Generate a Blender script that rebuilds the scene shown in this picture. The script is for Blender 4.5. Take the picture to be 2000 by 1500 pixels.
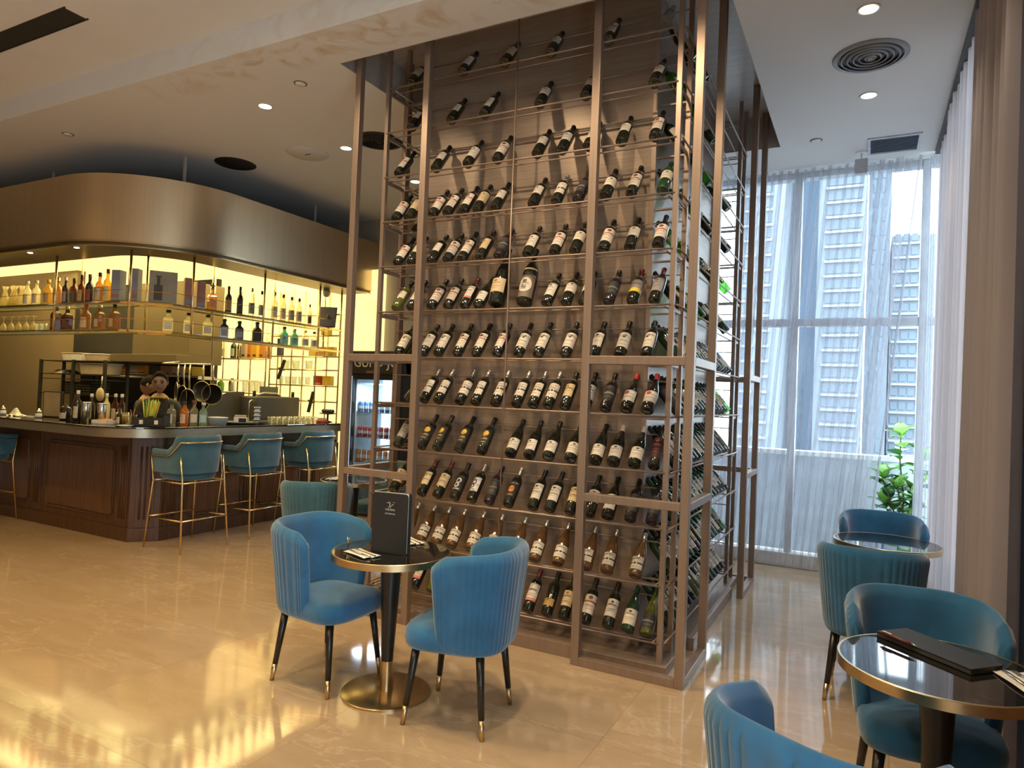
import bpy, bmesh, math, random
from mathutils import Vector, Matrix
random.seed(7)
SC = bpy.context.scene
for _o in list(bpy.data.objects): bpy.data.objects.remove(_o)
COL = SC.collection
PI = math.pi

# ------------------------------------------------------------------ camera
def cam_basis(pitch, yaw, roll):
    cy, sy = math.cos(yaw), math.sin(yaw)
    fwd = Vector((-sy*math.cos(pitch), cy*math.cos(pitch), math.sin(pitch)))
    right = Vector((cy, sy, 0)); up = right.cross(fwd)
    return right*math.cos(roll)+up*math.sin(roll), -right*math.sin(roll)+up*math.cos(roll), fwd
_r, _u, _f = cam_basis(.0184, .4823, .0403)
cam = bpy.data.cameras.new('camera'); cam.sensor_width = 36; cam.lens = 1323.73/2000*36
cam.clip_start = .05; cam.clip_end = 600
camo = bpy.data.objects.new('camera', cam); COL.objects.link(camo)
camo.matrix_world = Matrix(((_r.x, _u.x, -_f.x, .8637), (_r.y, _u.y, -_f.y, -3.842), (_r.z, _u.z, -_f.z, 1.6), (0, 0, 0, 1)))
SC.camera = camo

# ------------------------------------------------------------------ world, exposure
w = bpy.data.worlds.new('overcast_sky'); SC.world = w; w.use_nodes = True
_bg = w.node_tree.nodes['Background']
_bg.inputs[0].default_value = (.74, .89, 1, 1); _bg.inputs[1].default_value = 6.0
SC.view_settings.view_transform = 'Standard'; SC.view_settings.look = 'None'
SC.view_settings.exposure = 0.38; SC.view_settings.gamma = 1; SC.view_settings.use_curve_mapping = False
try:
    SC.cycles.max_bounces = 7; SC.cycles.diffuse_bounces = 3; SC.cycles.glossy_bounces = 3
    SC.cycles.transmission_bounces = 6; SC.cycles.transparent_max_bounces = 14
    SC.cycles.caustics_reflective = False; SC.cycles.caustics_refractive = False
    SC.cycles.use_denoising = True; SC.cycles.sample_clamp_indirect = 6
except Exception: pass

# ------------------------------------------------------------------ lights (ceiling downlights; their fixtures are built further down)
WARM = (1, .70, .36)
def lamp(kind, name, loc, energy, color=WARM, size=.05, target=None, angle=2.2, blend=.6):
    d = bpy.data.lights.new(name, kind); d.energy = energy; d.color = color
    if kind == 'SPOT': d.spot_size = angle; d.spot_blend = blend; d.shadow_soft_size = size
    elif kind == 'AREA': d.shape = 'DISK'; d.size = size
    else: d.shadow_soft_size = size
    o = bpy.data.objects.new(name, d); COL.objects.link(o); o.location = loc
    if target is not None:
        o.rotation_euler = (Vector(target)-Vector(loc)).to_track_quat('-Z', 'Y').to_euler()
    return o
NEAR_LAMPS = [(-6.6, -1.7), (-4.4, -1.7), (-2.2, -1.75), (-.3, -1.7), (-6.6, -4), (-4.4, -4), (-2.2, -4), (0, -4)]
for x, y in NEAR_LAMPS:
    lamp('SPOT', 'downlight_beam', (x, y, 4.17), 125, (1, .65, .21) if x < -3 else ((1, .69, .28) if x < -1 else (1, .77, .48)), .06, (x, y, 0), 2.4, 1)
for x in (-2.7, -1.5, -.4):                       # wall-washers that graze the front of the bottle tower
    lamp('SPOT', 'downlight_beam', (x, -1.05, 4.17), 74, (1, .75, .46), .05, (x+.35, .4, 1.6), 1.5, .7)
for x, y in ((-3.764, .238), (-3.782, 1.277), (-3.75, 2.4)):
    lamp('SPOT', 'downlight_beam', (x, y, 3.97), 45, WARM, .05, (x, y, 0), 2.0, .8)
for x, y in ((.813, .652), (.817, 1.907), (.81, -.4)):
    lamp('SPOT', 'downlight_beam', (x, y, 3.97), 25, (1, .86, .62), .05, (x, y, 0), 2.0, .8)

# ------------------------------------------------------------------ helpers
def thing(name, label, cat, loc=(0, 0, 0), rotz=0, group=None):
    o = bpy.data.objects.new(name, None); COL.objects.link(o); o.empty_display_size = .05
    o.location = loc; o.rotation_euler = (0, 0, rotz); tag(o, label, cat, group); return o
def tag(o, label=None, cat=None, group=None, kind=None):
    if label: o['label'] = label
    if cat: o['category'] = cat
    if group: o['group'] = group
    if kind: o['kind'] = kind
    return o
def copy_tree(o, parent=None):
    c = o.copy(); COL.objects.link(c)
    if parent is not None: c.parent = parent; c.matrix_parent_inverse = o.matrix_parent_inverse
    for ch in o.children: copy_tree(ch, c)
    return c
def perp(d):
    a = Vector((0, 0, 1)) if abs(d.z) < .9 else Vector((1, 0, 0))
    u = d.cross(a).normalized(); return u, d.cross(u).normalized()

class MB:
    def __init__(s): s.v = []; s.f = []; s.uv = {}
    def box(s, x0, x1, y0, y1, z0, z1):
        n = len(s.v)
        s.v += [(x0, y0, z0), (x1, y0, z0), (x1, y1, z0), (x0, y1, z0), (x0, y0, z1), (x1, y0, z1), (x1, y1, z1), (x0, y1, z1)]
        s.f += [(n, n+3, n+2, n+1), (n+4, n+5, n+6, n+7), (n, n+1, n+5, n+4), (n+1, n+2, n+6, n+5), (n+2, n+3, n+7, n+6), (n+3, n, n+4, n+7)]
        return s
    def cbox(s, cx, cy, cz, sx, sy, sz): return s.box(cx-sx/2, cx+sx/2, cy-sy/2, cy+sy/2, cz-sz/2, cz+sz/2)
    def bar(s, p, q, wd, ht=None):
        p, q = Vector(p), Vector(q); d = (q-p).normalized(); u, v = perp(d); ht = ht or wd; n = len(s.v)
        for c in (p, q):
            for a, b in ((-1, -1), (1, -1), (1, 1), (-1, 1)): s.v.append(tuple(c+u*a*wd/2+v*b*ht/2))
        s.f += [(n, n+1, n+2, n+3), (n+7, n+6, n+5, n+4)] + [(n+i, n+4+i, n+4+(i+1) % 4, n+(i+1) % 4) for i in range(4)]
        return s
    def tube(s, p, q, r0, r1=None, n=10, cap=True):
        p, q = Vector(p), Vector(q); d = (q-p).normalized(); u, v = perp(d); r1 = r0 if r1 is None else r1; b = len(s.v)
        for c, r in ((p, r0), (q, r1)):
            for i in range(n):
                a = 2*PI*i/n; s.v.append(tuple(c+u*math.cos(a)*r+v*math.sin(a)*r))
        s.f += [(b+i, b+(i+1) % n, b+n+(i+1) % n, b+n+i) for i in range(n)]
        if cap: s.f += [tuple(b+n-1-i for i in range(n)), tuple(b+n+i for i in range(n))]
        return s
    def path(s, pts, r, n=8, closed=False):
        pts = [Vector(p) for p in pts]; m = len(pts); b = len(s.v); u = None
        for i, p in enumerate(pts):
            a = pts[(i-1) % m] if (closed or i) else p; c = pts[(i+1) % m] if (closed or i < m-1) else p
            d = (c-a).normalized()
            if u is None: u, v = perp(d)
            else:
                u = (u-d*u.dot(d)).normalized(); v = d.cross(u)
            rr = r[i] if isinstance(r, (list, tuple)) else r
            for k in range(n):
                t = 2*PI*k/n; s.v.append(tuple(p+u*math.cos(t)*rr+v*math.sin(t)*rr))
        for i in range(m if closed else m-1):
            j = (i+1) % m
            s.f += [(b+i*n+k, b+i*n+(k+1) % n, b+j*n+(k+1) % n, b+j*n+k) for k in range(n)]
        if not closed: s.f += [tuple(b+n-1-k for k in range(n)), tuple(b+(m-1)*n+k for k in range(n))]
        return s
    def lathe(s, prof, n=20, c=(0, 0, 0), arc=None):
        b = len(s.v); m = len(prof); full = arc is None
        a0, a1 = (0, 2*PI) if full else arc; cols = n if full else n+1
        for i in range(cols):
            a = a0+(a1-a0)*i/n
            for r, z in prof: s.v.append((c[0]+r*math.cos(a), c[1]+r*math.sin(a), c[2]+z))
        for i in range(n):
            j = (i+1) % cols
            for k in range(m-1):
                q = (b+i*m+k, b+j*m+k, b+j*m+k+1, b+i*m+k+1)
                s.f.append(q)
        return s
    def prism(s, poly, z0, z1):
        n = len(poly); b = len(s.v)
        s.v += [(x, y, z0) for x, y in poly]+[(x, y, z1) for x, y in poly]
        s.f += [tuple(b+n-1-i for i in range(n)), tuple(b+n+i for i in range(n))]
        s.f += [(b+i, b+(i+1) % n, b+n+(i+1) % n, b+n+i) for i in range(n)]
        return s
    def strip(s, path, z0, z1):
        b = len(s.v); n = len(path)
        for x, y in path: s.v += [(x, y, z0), (x, y, z1)]
        s.f += [(b+2*i, b+2*i+2, b+2*i+3, b+2*i+1) for i in range(n-1)]
        return s
    def grid(s, fn, nu, nv, closed_u=False):
        b = len(s.v); cu = nu if closed_u else nu+1
        for i in range(cu):
            for j in range(nv+1): s.v.append(tuple(fn(i/nu, j/nv)))
        for i in range(nu):
            k = (i+1) % cu
            s.f += [(b+i*(nv+1)+j, b+k*(nv+1)+j, b+k*(nv+1)+j+1, b+i*(nv+1)+j+1) for j in range(nv)]
        return s
    def ball(s, c, r, n=12, m=8, sc=(1, 1, 1)):
        return s.grid(lambda u, v: (c[0]+r*sc[0]*math.cos(2*PI*u)*math.sin(PI*v), c[1]+r*sc[1]*math.sin(2*PI*u)*math.sin(PI*v), c[2]-r*sc[2]*math.cos(PI*v)), n, m, True)
    def mesh(s, name, m=None, smooth=False, fix=True):
        me = bpy.data.meshes.new(name); me.from_pydata(s.v, [], s.f)
        if fix:
            bm = bmesh.new(); bm.from_mesh(me); bmesh.ops.remove_doubles(bm, verts=bm.verts, dist=1e-6)
            bmesh.ops.recalc_face_normals(bm, faces=bm.faces); bm.to_mesh(me); bm.free()
        if m: me.materials.append(m)
        if smooth:
            for p in me.polygons: p.use_smooth = True
        me.update(); return me
    def build(s, name, m=None, parent=None, smooth=False, bevel=0, loc=None, rot=None, fix=True):
        return put(name, s.mesh(name, m, smooth, fix), parent, bevel, loc, rot)
def put(name, me, parent=None, bevel=0, loc=None, rot=None):
    o = bpy.data.objects.new(name, me); COL.objects.link(o)
    if parent is not None: o.parent = parent
    if loc is not None: o.location = loc
    if rot is not None: o.rotation_euler = rot
    if bevel:
        b = o.modifiers.new('bevel', 'BEVEL'); b.width = bevel; b.segments = 2; b.limit_method = 'ANGLE'
    return o
def smooth_angle(o, deg=40):
    for p in o.data.polygons: p.use_smooth = True
    e = o.modifiers.new('edges', 'EDGE_SPLIT'); e.split_angle = math.radians(deg); return o
def text_mesh(body, size, extrude=.0004, align='CENTER'):
    c = bpy.data.curves.new('lettering', 'FONT'); c.body = body; c.size = size; c.extrude = extrude; c.align_x = align; c.align_y = 'CENTER'
    c.resolution_u = 3
    o = bpy.data.objects.new('lettering', c); COL.objects.link(o)
    me = bpy.data.meshes.new_from_object(o.evaluated_get(bpy.context.evaluated_depsgraph_get()))
    bpy.data.objects.remove(o); bpy.data.curves.remove(c); return me
def lettering(body, size, m, parent, loc, rot, extrude=.0004, name='lettering'):
    me = text_mesh(body, size, extrude); me.materials.clear(); me.materials.append(m)
    return put(name, me, parent, 0, loc, rot)
def struct(o): o['kind'] = 'structure'; return o
ORD = ['zeroth', 'first', 'second', 'third', 'fourth', 'fifth', 'sixth', 'seventh', 'eighth', 'ninth', 'tenth', 'eleventh', 'twelfth', 'thirteenth',
       'fourteenth', 'fifteenth', 'sixteenth', 'seventeenth', 'eighteenth', 'nineteenth', 'twentieth', 'twenty-first', 'twenty-second', 'twenty-third', 'twenty-fourth']

# ------------------------------------------------------------------ materials
MATS = {}
def mat(name, col, rough=.5, metal=0, spec=.5, noise=None, bump=0, coat=0, sheen=0, emit=None, estr=0, scale=None, alpha=None, trans=0, aniso=0, subs=0):
    """noise=(scale, amount) varies the base colour; scale stretches the texture space."""
    m = bpy.data.materials.new(name); m.use_nodes = True; nt = m.node_tree; b = nt.nodes['Principled BSDF']
    b.inputs['Base Color'].default_value = (*col, 1); b.inputs['Roughness'].default_value = rough
    b.inputs['Metallic'].default_value = metal; b.inputs['Specular IOR Level'].default_value = spec
    b.inputs['Coat Weight'].default_value = coat; b.inputs['Coat Roughness'].default_value = .05
    b.inputs['Sheen Weight'].default_value = sheen; b.inputs['Transmission Weight'].default_value = trans
    if aniso: b.inputs['Anisotropic'].default_value = aniso
    if alpha is not None: b.inputs['Alpha'].default_value = alpha
    if emit: b.inputs['Emission Color'].default_value = (*emit, 1); b.inputs['Emission Strength'].default_value = estr
    noise = noise or (6, .12)
    tc = nt.nodes.new('ShaderNodeTexCoord'); mp = nt.nodes.new('ShaderNodeMapping'); n = nt.nodes.new('ShaderNodeTexNoise')
    nt.links.new(tc.outputs['Object'], mp.inputs[0]); nt.links.new(mp.outputs[0], n.inputs['Vector'])
    if scale: mp.inputs['Scale'].default_value = scale
    n.inputs['Scale'].default_value = noise[0]; n.inputs['Detail'].default_value = 4
    mr = nt.nodes.new('ShaderNodeMapRange'); mr.inputs[1].default_value = .3; mr.inputs[2].default_value = .7
    mr.inputs[3].default_value = 1-noise[1]; mr.inputs[4].default_value = 1+noise[1]
    nt.links.new(n.outputs['Fac'], mr.inputs[0])
    mx = nt.nodes.new('ShaderNodeVectorMath'); mx.operation = 'SCALE'; mx.inputs[0].default_value = col
    nt.links.new(mr.outputs[0], mx.inputs['Scale']); nt.links.new(mx.outputs[0], b.inputs['Base Color'])
    if bump:
        bp = nt.nodes.new('ShaderNodeBump'); bp.inputs['Strength'].default_value = bump; bp.inputs['Distance'].default_value = .01
        nt.links.new(n.outputs['Fac'], bp.inputs['Height']); nt.links.new(bp.outputs[0], b.inputs['Normal'])
    MATS[name] = m; return m
def thin_glass(name, col, rough=.03, tint=.9, dens=.0):
    """coloured see-through shell: transparent tinted + fresnel gloss (+ a little diffuse body)."""
    m = bpy.data.materials.new(name); m.use_nodes = True; nt = m.node_tree; nt.nodes.clear()
    out = nt.nodes.new('ShaderNodeOutputMaterial'); tr = nt.nodes.new('ShaderNodeBsdfTransparent'); gl = nt.nodes.new('ShaderNodeBsdfGlossy')
    df = nt.nodes.new('ShaderNodeBsdfTranslucent'); lw = nt.nodes.new('ShaderNodeLayerWeight'); lw.inputs[0].default_value = .35
    n = nt.nodes.new('ShaderNodeTexNoise'); n.inputs['Scale'].default_value = 8
    tr.inputs[0].default_value = (*col, 1); df.inputs[0].default_value = (*col, 1); gl.inputs['Roughness'].default_value = rough
    m1 = nt.nodes.new('ShaderNodeMixShader'); m2 = nt.nodes.new('ShaderNodeMixShader'); m1.inputs[0].default_value = dens
    nt.links.new(tr.outputs[0], m1.inputs[1]); nt.links.new(df.outputs[0], m1.inputs[2])
    ml = nt.nodes.new('ShaderNodeMath'); ml.operation = 'MULTIPLY'; ml.inputs[1].default_value = .55
    nt.links.new(lw.outputs['Facing'], ml.inputs[0]); nt.links.new(ml.outputs[0], m2.inputs[0])
    nt.links.new(m1.outputs[0], m2.inputs[1]); nt.links.new(gl.outputs[0], m2.inputs[2]); nt.links.new(m2.outputs[0], out.inputs[0])
    MATS[name] = m; return m
def cloth_sheer(name, col, through, edge=0, tl_mix=.55):
    m = bpy.data.materials.new(name); m.use_nodes = True; nt = m.node_tree; nt.nodes.clear()
    out = nt.nodes.new('ShaderNodeOutputMaterial'); tr = nt.nodes.new('ShaderNodeBsdfTransparent'); df = nt.nodes.new('ShaderNodeBsdfDiffuse')
    tl = nt.nodes.new('ShaderNodeBsdfTranslucent'); lw = nt.nodes.new('ShaderNodeLayerWeight'); lw.inputs[0].default_value = .5
    n = nt.nodes.new('ShaderNodeTexNoise'); n.inputs['Scale'].default_value = 300
    for nd in (df, tl): nd.inputs[0].default_value = (*col, 1)
    m1 = nt.nodes.new('ShaderNodeMixShader'); m1.inputs[0].default_value = tl_mix
    nt.links.new(df.outputs[0], m1.inputs[1]); nt.links.new(tl.outputs[0], m1.inputs[2])
    m2 = nt.nodes.new('ShaderNodeMixShader')
    # threads close up where the cloth turns edge-on
    mr = nt.nodes.new('ShaderNodeMapRange'); mr.inputs[1].default_value = edge; mr.inputs[3].default_value = 1-through; mr.inputs[4].default_value = 1.0
    nt.links.new(lw.outputs['Facing'], mr.inputs[0]); nt.links.new(mr.outputs[0], m2.inputs[0])
    nt.links.new(tr.outputs[0], m2.inputs[1]); nt.links.new(m1.outputs[0], m2.inputs[2]); nt.links.new(m2.outputs[0], out.inputs[0])
    MATS[name] = m; return m
def emis(name, col, strength, noise=(3, .06), scale=None):
    m = mat(name, tuple(.6*c for c in col), .6, emit=col, estr=strength)
    nt = m.node_tree; b = nt.nodes['Principled BSDF']; n = nt.nodes.new('ShaderNodeTexNoise'); n.inputs['Scale'].default_value = noise[0]
    tc = nt.nodes.new('ShaderNodeTexCoord'); mp = nt.nodes.new('ShaderNodeMapping')
    nt.links.new(tc.outputs['Object'], mp.inputs[0]); nt.links.new(mp.outputs[0], n.inputs['Vector'])
    if scale: mp.inputs['Scale'].default_value = scale
    mr = nt.nodes.new('ShaderNodeMapRange'); mr.inputs[3].default_value = strength*(1-noise[1]*2); mr.inputs[4].default_value = strength*(1+noise[1]*2)
    nt.links.new(n.outputs['Fac'], mr.inputs[0]); nt.links.new(mr.outputs[0], b.inputs['Emission Strength']); return m
def marble(name, base, base2, vein, scale, rough, veinw=.012, dark=False):
    m = bpy.data.materials.new(name); m.use_nodes = True; nt = m.node_tree; b = nt.nodes['Principled BSDF']; L = nt.links.new
    tc = nt.nodes.new('ShaderNodeTexCoord'); oi = nt.nodes.new('ShaderNodeObjectInfo'); ad = nt.nodes.new('ShaderNodeVectorMath')
    sc = nt.nodes.new('ShaderNodeVectorMath'); sc.operation = 'SCALE'; sc.inputs[0].default_value = (7, 13, 3)
    L(oi.outputs['Random'], sc.inputs['Scale']); L(tc.outputs['Object'], ad.inputs[0]); L(sc.outputs[0], ad.inputs[1])
    mp = nt.nodes.new('ShaderNodeMapping'); mp.inputs['Rotation'].default_value = (0, 0, .45); mp.inputs['Scale'].default_value = (1, 3.0, 1); L(ad.outputs[0], mp.inputs[0])
    n1 = nt.nodes.new('ShaderNodeTexNoise'); n1.inputs['Scale'].default_value = scale*1.6; n1.inputs['Detail'].default_value = 8; n1.inputs['Distortion'].default_value = 1.2
    n2 = nt.nodes.new('ShaderNodeTexNoise'); n2.inputs['Scale'].default_value = scale*.75; n2.inputs['Detail'].default_value = 12; n2.inputs['Roughness'].default_value = .62; n2.inputs['Distortion'].default_value = .5
    n3 = nt.nodes.new('ShaderNodeTexNoise'); n3.inputs['Scale'].default_value = scale*2.4; n3.inputs['Detail'].default_value = 12; n3.inputs['Roughness'].default_value = .65; n3.inputs['Distortion'].default_value = .7
    for n in (n1, n2, n3): L(mp.outputs[0], n.inputs['Vector'])
    cr = nt.nodes.new('ShaderNodeValToRGB'); cr.color_ramp.elements[0].position = .3; cr.color_ramp.elements[1].position = .7
    cr.color_ramp.elements[0].color = (*base2, 1); cr.color_ramp.elements[1].color = (*base, 1); L(n1.outputs['Fac'], cr.inputs[0])
    prev = cr.outputs[0]
    for n, wd, am in ((n2, veinw, .6), (n3, veinw*.8, .3)):
        s1 = nt.nodes.new('ShaderNodeMath'); s1.operation = 'SUBTRACT'; s1.inputs[1].default_value = .5; L(n.outputs['Fac'], s1.inputs[0])
        s2 = nt.nodes.new('ShaderNodeMath'); s2.operation = 'ABSOLUTE'; L(s1.outputs[0], s2.inputs[0])
        r = nt.nodes.new('ShaderNodeMapRange'); r.inputs[1].default_value = 0; r.inputs[2].default_value = wd; r.inputs[3].default_value = am; r.inputs[4].default_value = 0
        L(s2.outputs[0], r.inputs[0])
        mx = nt.nodes.new('ShaderNodeMix'); mx.data_type = 'RGBA'; L(r.outputs[0], mx.inputs[0]); L(prev, mx.inputs[6]); mx.inputs[7].default_value = (*vein, 1)
        prev = mx.outputs[2]
    L(prev, b.inputs['Base Color']); b.inputs['Roughness'].default_value = rough; b.inputs['Specular IOR Level'].default_value = 1.0
    MATS[name] = m; return m
def wood(name, c1, c2, rough=.4, scale=(40, 40, 3)):
    m = mat(name, c1, rough, noise=(1, .1)); nt = m.node_tree; b = nt.nodes['Principled BSDF']; L = nt.links.new
    tc = nt.nodes.new('ShaderNodeTexCoord'); mp = nt.nodes.new('ShaderNodeMapping'); mp.inputs['Scale'].default_value = scale
    n = nt.nodes.new('ShaderNodeTexNoise'); n.inputs['Scale'].default_value = 1; n.inputs['Detail'].default_value = 5; n.inputs['Distortion'].default_value = .6
    cr = nt.nodes.new('ShaderNodeValToRGB'); cr.color_ramp.elements[0].color = (*c2, 1); cr.color_ramp.elements[1].color = (*c1, 1)
    cr.color_ramp.elements[0].position = .3; cr.color_ramp.elements[1].position = .7
    L(tc.outputs['Object'], mp.inputs[0]); L(mp.outputs[0], n.inputs['Vector']); L(n.outputs['Fac'], cr.inputs[0]); L(cr.outputs[0], b.inputs['Base Color']); return m
def ceiling_paint(name):
    """white paint; brown water stains run along the step edge near the tower."""
    m = mat(name, (.8, .79, .76), .85, noise=(2, .02)); nt = m.node_tree; b = nt.nodes['Principled BSDF']; L = nt.links.new
    tc = nt.nodes.new('ShaderNodeTexCoord'); n = nt.nodes.new('ShaderNodeTexNoise'); n.inputs['Scale'].default_value = 3.2; n.inputs['Detail'].default_value = 8; n.inputs['Distortion'].default_value = 1.5
    L(tc.outputs['Object'], n.inputs['Vector']); sx = nt.nodes.new('ShaderNodeSeparateXYZ'); L(tc.outputs['Object'], sx.inputs[0])
    a = nt.nodes.new('ShaderNodeMath'); a.operation = 'ADD'; a.inputs[1].default_value = .33; L(sx.outputs[1], a.inputs[0])
    ab = nt.nodes.new('ShaderNodeMath'); ab.operation = 'ABSOLUTE'; L(a.outputs[0], ab.inputs[0])
    r1 = nt.nodes.new('ShaderNodeMapRange'); r1.inputs[1].default_value = .05; r1.inputs[2].default_value = .22; r1.inputs[3].default_value = 1; r1.inputs[4].default_value = 0; L(ab.outputs[0], r1.inputs[0])
    r2 = nt.nodes.new('ShaderNodeMapRange'); r2.inputs[1].default_value = .5; r2.inputs[2].default_value = .62; L(n.outputs['Fac'], r2.inputs[0])
    r3 = nt.nodes.new('ShaderNodeMapRange'); r3.inputs[1].default_value = -5; r3.inputs[2].default_value = -3.2; L(sx.outputs[0], r3.inputs[0])
    m1 = nt.nodes.new('ShaderNodeMath'); m1.operation = 'MULTIPLY'; L(r1.outputs[0], m1.inputs[0]); L(r2.outputs[0], m1.inputs[1])
    m2 = nt.nodes.new('ShaderNodeMath'); m2.operation = 'MULTIPLY'; L(m1.outputs[0], m2.inputs[0]); L(r3.outputs[0], m2.inputs[1])
    mx = nt.nodes.new('ShaderNodeMix'); mx.data_type = 'RGBA'; L(m2.outputs[0], mx.inputs[0]); mx.inputs[6].default_value = (.8, .79, .76, 1); mx.inputs[7].default_value = (.66, .56, .42, 1)
    L(mx.outputs[2], b.inputs['Base Color']); return m

M_FLOOR = marble('marble_floor', (.48, .36, .245), (.42, .305, .195), (.58, .46, .335), 1.0, .07)
M_GROUT = mat('grout', (.34, .26, .18), .8)
M_CEIL = ceiling_paint('ceiling_paint')
M_CEIL2 = mat('ceiling_plain', (.8, .79, .76), .85, noise=(2, .02))
M_BRONZE = mat('bronze_tube', (.335, .25, .20), .40, .5, noise=(30, .08), scale=(1, 1, .05))
M_BRONZE_D = mat('bronze_recess', (.52, .46, .41), .32, .2, noise=(20, .08), scale=(.1, 1, 1))
M_PANEL = mat('brushed_panel', (.30, .225, .17), .34, .25, noise=(14, .14), scale=(.25, .25, 5))
M_BRASS = mat('brass', (.60, .45, .25), .28, 1, noise=(25, .06))
M_GOLD = mat('gold_tube', (.80, .60, .32), .22, 1, noise=(25, .05))
M_VELVET = mat('teal_velvet', (.023, .130, .275), .85, 0, .2, noise=(9, .16), sheen=.55, bump=.03)
M_VELVET_G = mat('grey_teal_velvet', (.042, .13, .19), .85, 0, .2, noise=(9, .16), sheen=.5, bump=.03)
M_BLACK = mat('black_lacquer', (.012, .011, .010), .3, 0, .5)
M_BLACKM = mat('matt_black', (.018, .017, .016), .65)
M_DARKGREY = mat('dark_grey', (.06, .06, .06), .5)
M_STEEL = mat('steel', (.62, .60, .56), .28, 1, noise=(20, .06))
M_STEELD = mat('hood_steel', (.17, .135, .075), .45, .3, noise=(3, .06))
M_WHITE = mat('white_ceramic', (.78, .76, .72), .3)
M_PAPER = mat('paper', (.78, .75, .70), .8)
M_WALL = mat('beige_wall', (.25, .185, .10), .8, noise=(3, .05))
M_WALLG = mat('back_wall', (.45, .42, .38), .8, noise=(3, .05))
M_WALLW = mat('white_wall', (.72, .70, .67), .8, noise=(3, .04))
M_BLUE = mat('blue_wall', (.06, .15, .33), .6, noise=(5, .05))
M_BARWOOD = wood('bar_wood', (.115, .052, .024), (.055, .024, .012), .38)
M_BARWOOD2 = wood('bar_panel_wood', (.15, .066, .028), (.08, .034, .015), .36)
M_GREYWOOD = mat('grey_pilaster', (.13, .12, .11), .5)
M_STONE = marble('black_stone', (.014, .013, .012), (.008, .008, .008), (.16, .14, .12), 1.1, .04, .0035)
M_FASCIA = mat('brushed_brass_sheet', (.67, .53, .35), .36, .95, noise=(26, .03), scale=(1, 1, .02))
M_LIP = mat('dark_brass_lip', (.16, .13, .075), .4, .6)
M_GLOW = emis('backlit_ceiling', (1, .76, .30), 1.1)
M_GLOWW = emis('backlit_wall', (1, .76, .30), 1.15, (2.2, .12), (1, 1, 2))
M_LED = emis('lamp_disc', (1, .84, .56), 14, (1, .0))
M_LEDS = emis('lamp_spot_small', (1, .85, .6), 8, (1, .0))
M_FRIDGEGLOW = emis('fridge_light', (.55, .80, 1), 1.6, (2, .05))
M_GLASS = thin_glass('window_glass', (.97, .985, .99), .01)
M_CLEAR = thin_glass('clear_glass', (.93, .93, .90), .03, dens=.10)
M_SHELFGLASS = thin_glass('shelf_glass', (.82, .90, .84), .03, dens=.06)
M_SHEER = cloth_sheer('sheer_cloth', (.58, .57, .62), .80, .30, .40)
M_DRAPE = cloth_sheer('drape_cloth', (.50, .445, .455), .03, 0, .30)
M_MULL = mat('mullion_paint', (.60, .64, .69), .45)
M_PARAPET = mat('parapet_paint', (.52, .58, .66), .7)
M_SKIN = mat('skin', (.40, .21, .12), .55, noise=(20, .06))
M_HAIR = mat('hair', (.012, .008, .006), .75, 0, .1, noise=(60, .3))
M_SHIRT = mat('black_uniform', (.03, .028, .025), .85)
M_APRON = mat('yellow_collar', (.62, .42, .07), .8)
M_LEAF = mat('leaf_green', (.10, .32, .06), .4, noise=(20, .2), trans=0)
M_LEAFY = mat('leaf_light', (.26, .50, .10), .4, noise=(20, .2))
M_LEAFD = mat('leaf_dark', (.035, .12, .04), .45, noise=(20, .2))
M_STEM = mat('stem', (.12, .10, .05), .7)
M_YELLOW = mat('yellow_plastic', (.75, .48, .04), .4)
M_ORANGE = mat('orange_box', (.70, .26, .05), .6)
M_RED = mat('red_print', (.5, .05, .035), .5)
M_GREEN = mat('green_print', (.16, .36, .05), .5)
M_CARDB = mat('cardboard', (.55, .44, .28), .8)
M_GREYBOX = mat('grey_carton', (.27, .29, .35), .6)
M_PUTTY = mat('putty_carton', (.33, .29, .22), .7)
M_RUST = mat('red_brown_carton', (.40, .19, .12), .6)
# ================================================================== the setting
XL, XR, YB, YF = -12.4, 1.62, -6.6, 3.62       # inner faces of the room
floor = MB().box(XL, XR, YB, YF, -.08, -.012).build('floor', M_GROUT); struct(floor)
S = 1.2; slabs = {}
nx0 = int(math.floor((XL+1.6)/S))-1
for i in range(-10, 3):
    for j in range(-4, 5):
        x0, x1 = max(XL, -.2+i*S), min(XR, -.2+(i+1)*S); y0, y1 = max(YB, -1.99+j*S), min(YF, -1.99+(j+1)*S)
        if x1-x0 < .05 or y1-y0 < .05: continue
        key = (round(x1-x0, 3), round(y1-y0, 3))
        if key not in slabs: slabs[key] = MB().box(.0005, key[0]-.0005, .0005, key[1]-.0005, -.012, 0).mesh('floor_slab', M_FLOOR)
        put('floor_slab', slabs[key], floor, loc=(x0, y0, 0))

# lower ceiling with the rectangular pocket over the tower, the step, and the higher ceiling nearer the camera
RX0, RX1, RY0, RY1 = -2.64, .10, -.09, 2.77
c = MB(); ZT = 4.5
c.box(XL, RX0, -.5, YF, 4.0, ZT).box(RX1, XR, -.5, YF, 4.0, ZT).box(RX0, RX1, -.5, RY0, 4.0, ZT).box(RX0, RX1, RY1, YF, 4.0, ZT)
struct(c.build('ceiling', M_CEIL))
struct(MB().box(XL, XR, YB, -.5, 4.2, ZT).build('ceiling', M_CEIL2))
c = MB()
c.box(RX0, RX1, RY0, RY1, 4.3, 4.36)
for a in ((RX0, RX0+.004, RY0, RY1), (RX1-.004, RX1, RY0, RY1), (RX0, RX1, RY0, RY0+.004), (RX0, RX1, RY1-.004, RY1)): c.box(*a, 4.0, 4.3)
struct(c.build('trim_1', M_BRONZE_D))['label'] = 'bronze lined ceiling pocket above the bottle tower'

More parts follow.
